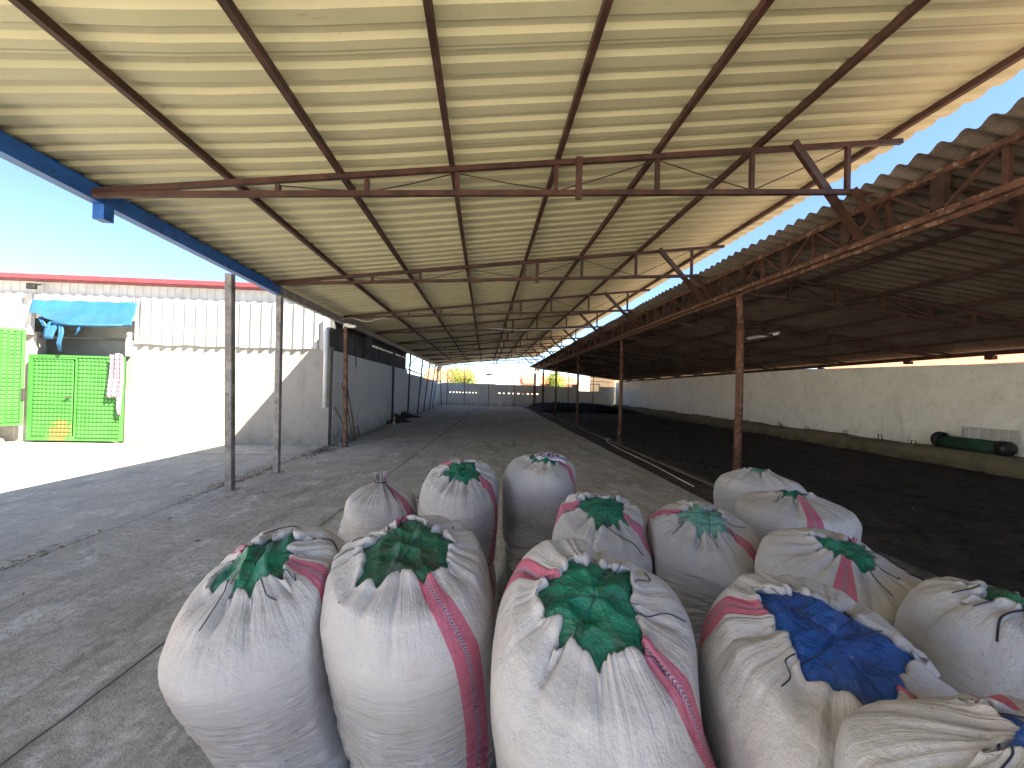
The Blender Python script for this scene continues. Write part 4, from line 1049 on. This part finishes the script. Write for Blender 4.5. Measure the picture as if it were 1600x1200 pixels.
# press neighbours flat against each other
for k in SK:
    P = surf[k['id']]['P']; c0 = np.array([(k['b'][0]+k['t'][0])/2, (k['b'][1]+k['t'][1])/2])
    for j in SK:
        if j is k: continue
        f = np.clip(P[..., 2]/1.0, 0, 1)
        ax = k['b'][0]+(k['t'][0]-k['b'][0])*f; ay = k['b'][1]+(k['t'][1]-k['b'][1])*f
        bx = j['b'][0]+(j['t'][0]-j['b'][0])*f; by = j['b'][1]+(j['t'][1]-j['b'][1])*f
        dx, dy = bx-ax, by-ay; L = np.hypot(dx, dy); dx, dy = dx/L, dy/L
        lim = (L + k['R'] - j['R'])/2 - 0.004
        pr = (P[..., 0]-ax)*dx + (P[..., 1]-ay)*dy
        over = np.maximum(pr-(lim-0.012), 0)
        # soft clamp
        push = np.where(over > 0, over - 0.012*(1-np.exp(-over/0.012)), 0)
        P[..., 0] -= push*dx; P[..., 1] -= push*dy

def cover(k, sf, mat, parent, name='mesh_cover', rmul=1.0, dz=0.0):
    rg = sf['rg']; rim = sf['P'][int(0.965*NS)]           # ring of the hem
    c = rim.mean(0); n = 30
    lip = np.mean(sf['P'][int(0.965*NS)], 0)
    rows = []
    T = np.arange(NU)/NU*2*np.pi
    ph = rg.uniform(0, 6.28, 14)
    rmean = np.hypot(rim[:, 0]-c[0], rim[:, 1]-c[1]).mean()
    for i in range(n):
        q = i/(n-1)
        out = rim + (rim-c)*0.10 + np.array([0, 0, -0.026])       # tucked just under the hem
        circ = np.stack([np.sin(T+np.pi)*rmean, -np.cos(T+np.pi)*rmean, (np.sin(T+np.pi)*k['tilt'][0]-np.cos(T+np.pi)*k['tilt'][1])*rmean], -1)
        p = c + q*((1-q**4)*circ + q**4*(out-c))
        x, y = p[:, 0]-c[0], p[:, 1]-c[1]
        dome = 0.008*(1-q**2)
        fold = 0
        for m_ in range(6):
            a = ph[m_]; u = x*math.cos(a)+y*math.sin(a); fold = fold + 0.0085*(1-np.abs(np.sin(u*(14+7*m_)+ph[m_+6]+1.2*np.sin((x*math.sin(a)-y*math.cos(a))*17))))
        seam = -0.008*np.exp(-(np.abs(x*math.cos(ph[12])+y*math.sin(ph[12]))/0.006)) - 0.007*np.exp(-(np.abs(-x*math.sin(ph[12])+y*math.cos(ph[12]))/0.006))
        p = p.copy(); p[:, 2] += dome + (fold-0.012+seam)*(1-q**6) + dz
        rows.append(p)
    P = np.array(rows)
    return grid_obj(name, P[::-1], mat, parent, closed_u=True)
def cord(pts, r, parent, name='cord', mat=None):
    # smooth through the points
    out = []
    P = [Vector(p) for p in pts]
    for i in range(len(P)-1):
        a, b, c, d = P[max(i-1, 0)], P[i], P[i+1], P[min(i+2, len(P)-1)]
        for s_ in range(6):
            t = s_/6; out.append(0.5*((2*b)+(c-a)*t+(2*a-5*b+4*c-d)*t*t+(3*b-a-3*c+d)*t**3))
    out.append(P[-1]); MB().tube(out, r, 6).build(name, mat or M['cord'], parent)

for k in SK:
    sf = surf[k['id']]; P = sf['P']
    o = thing('woven_sack', k['label'], 'sack', (k['b'][0], k['b'][1], 0.0), 'full white woven sacks standing on the floor')
    o.location.z = 0
    grid_obj('sack_body', P[::-1], M['sack_dirty' if k.get('dirty') else 'sack'], o, closed_u=True,
             attrs=dict(suv=sf['suv'][::-1], band=sf['band'][::-1], rise=sf['rise'][::-1]))
    rimz = P[int(0.955*NS)]; c = rimz.mean(0); rg = sf['rg']
    def on_top(a, rho, up=0.004):
        """point above the sack's top: angle a (deg from -Y), rho rows down from the hem"""
        i = int((0.955-rho)*NS); j = int(((a+180) % 360)/360*NU) % NU; p = P[i, j]
        return (p[0], p[1], p[2]+up)
    if k.get('tied'):
        ring = [tuple(P[int(0.955*NS), j]) for j in range(0, NU, 20)]
        cz = np.mean([p[2] for p in ring]); cc = P[int(0.955*NS)].mean(0)
        rr = np.hypot(P[int(0.955*NS), :, 0]-cc[0], P[int(0.955*NS), :, 1]-cc[1]).max()+0.003
        cord([(cc[0]+rr*math.cos(t), cc[1]+rr*math.sin(t), cc[2]+0.006*math.sin(t*1.0)) for t in np.linspace(0, 9.5, 26)], 0.0035, o)
        continue
    cv = k['cov']
    if cv == 'print':
        cover(k, sf, M['net_green'], o)
        # lettered film laid over the back of the mouth
        nn = 20; PP = np.zeros((nn, nn, 3)); uu, vv = np.meshgrid(np.linspace(-1, 1, nn), np.linspace(-1, 1, nn))
        PP[..., 0] = c[0]+0.045+uu*0.115+0.01*vv; PP[..., 1] = c[1]+0.01+vv*0.085-uu*0.01
        PP[..., 2] = c[2]+0.030+0.10*(PP[..., 1]-c[1])-0.02*(uu**2+vv**2)+0.004*np.sin(uu*7+vv*3)+0.003*np.sin(uu*3-vv*8)
        fm_ = grid_obj('film', PP, M['print_film'], o, thick=0.002)
        cu = bpy.data.curves.new('lettering', 'FONT'); cu.body = 'ÇEN'; cu.size = 0.075; cu.extrude = 0.0012; cu.offset = 0.0012
        to = bpy.data.objects.new('lettering_tmp', cu); COL.objects.link(to)
        dg = bpy.context.evaluated_depsgraph_get(); me = bpy.data.meshes.new_from_object(to.evaluated_get(dg))
        bpy.data.objects.remove(to); me.materials.clear(); me.materials.append(M['ink'])
        lo = bpy.data.objects.new('lettering', me); COL.objects.link(lo); lo.parent = fm_
        lo.location = (c[0]-0.045-k['b'][0], c[1]-0.065-k['b'][1], c[2]+0.028); lo.rotation_euler = (R(10), 0, R(-8))
        cord([(c[0]+0.03, c[1]+0.03, c[2]+0.034), (c[0]+0.08, c[1]+0.015, c[2]+0.032), (c[0]+0.11, c[1]-0.045, c[2]+0.018), (c[0]+0.15, c[1]-0.055, c[2]+0.008)], 0.0035, o, 'printed_line', M['ink'])
    elif cv:
        cover(k, sf, M[cv], o)
    # stitches of the cord crossing the mouth and hanging over the hem
    a0 = rg.uniform(0, 360)
    for q in range(2):
        a = a0+q*rg.uniform(50, 70); i = int(0.955*NS); j1 = int((a % 360)/360*NU) % NU; j2 = int(((a+180+rg.uniform(-25, 25)) % 360)/360*NU) % NU
        p1, p2 = P[i, j1], P[i, j2]; pts = []
        for t in np.linspace(0, 1, 8):
            p = p1*(1-t)+p2*t; rel = 1-min(1, np.hypot(p[0]-c[0], p[1]-c[1])/k['rh'])**2
            pts.append((p[0]+rg.uniform(-.004, .004), p[1]+rg.uniform(-.004, .004), p[2]*0.0+c[2]+(p[0]-c[0])*k['tilt'][0]+(p[1]-c[1])*k['tilt'][1]+0.016*rel+0.002))
        cord(pts, 0.0012, o)
    for q in range(3):
        a = rg.uniform(-150, 150); d0 = 0.0
        pts = [on_top(a+rg.uniform(-3, 3)+w*3, d0+w*rg.uniform(0.012, 0.03), 0.004) for w in range(4)]
        cord(pts, 0.0014, o)
def surf_pt(i, a, row, up=0.005):
    P = surf[i]['P']; p = P[int(row*NS), int(((a+180) % 360)/360*NU) % NU]; return (p[0], p[1], p[2]+up)
def find(name_id): return [o for o in COL.objects if o.get('label') == SK[name_id-1]['label']][0]
# distinctive loose cords
cord([surf_pt(1, 200, .95, .008), surf_pt(1, 160, .94, .012), surf_pt(1, 125, .92, .012), surf_pt(1, 112, .86, .008), surf_pt(1, 100, .80, .008), surf_pt(1, 95, .74, .005)], 0.0024, find(1))
cord([surf_pt(5, 75, .95, .01), surf_pt(5, 110, .90, .02), surf_pt(5, 105, .84, .02), surf_pt(5, 92, .80, .015), surf_pt(5, 72, .82, .010), surf_pt(5, 62, .90, .006)], 0.0022, find(5))
cord([surf_pt(8, 40, .94, .004), surf_pt(8, 45, .85, .004), surf_pt(8, 47, .7, .004), surf_pt(8, 44, .5, .006)], 0.003, find(8))
cord([surf_pt(11, 350, .95, .004), surf_pt(11, 10, .90, .004), surf_pt(11, 25, .86, .004), surf_pt(11, 32, .78, .004)], 0.0022, find(11))
cord([surf_pt(6, 290, .95, .004), surf_pt(6, 285, .88, .004), surf_pt(6, 288, .80, .004)], 0.0024, find(6))
bpy.context.view_layer.update()
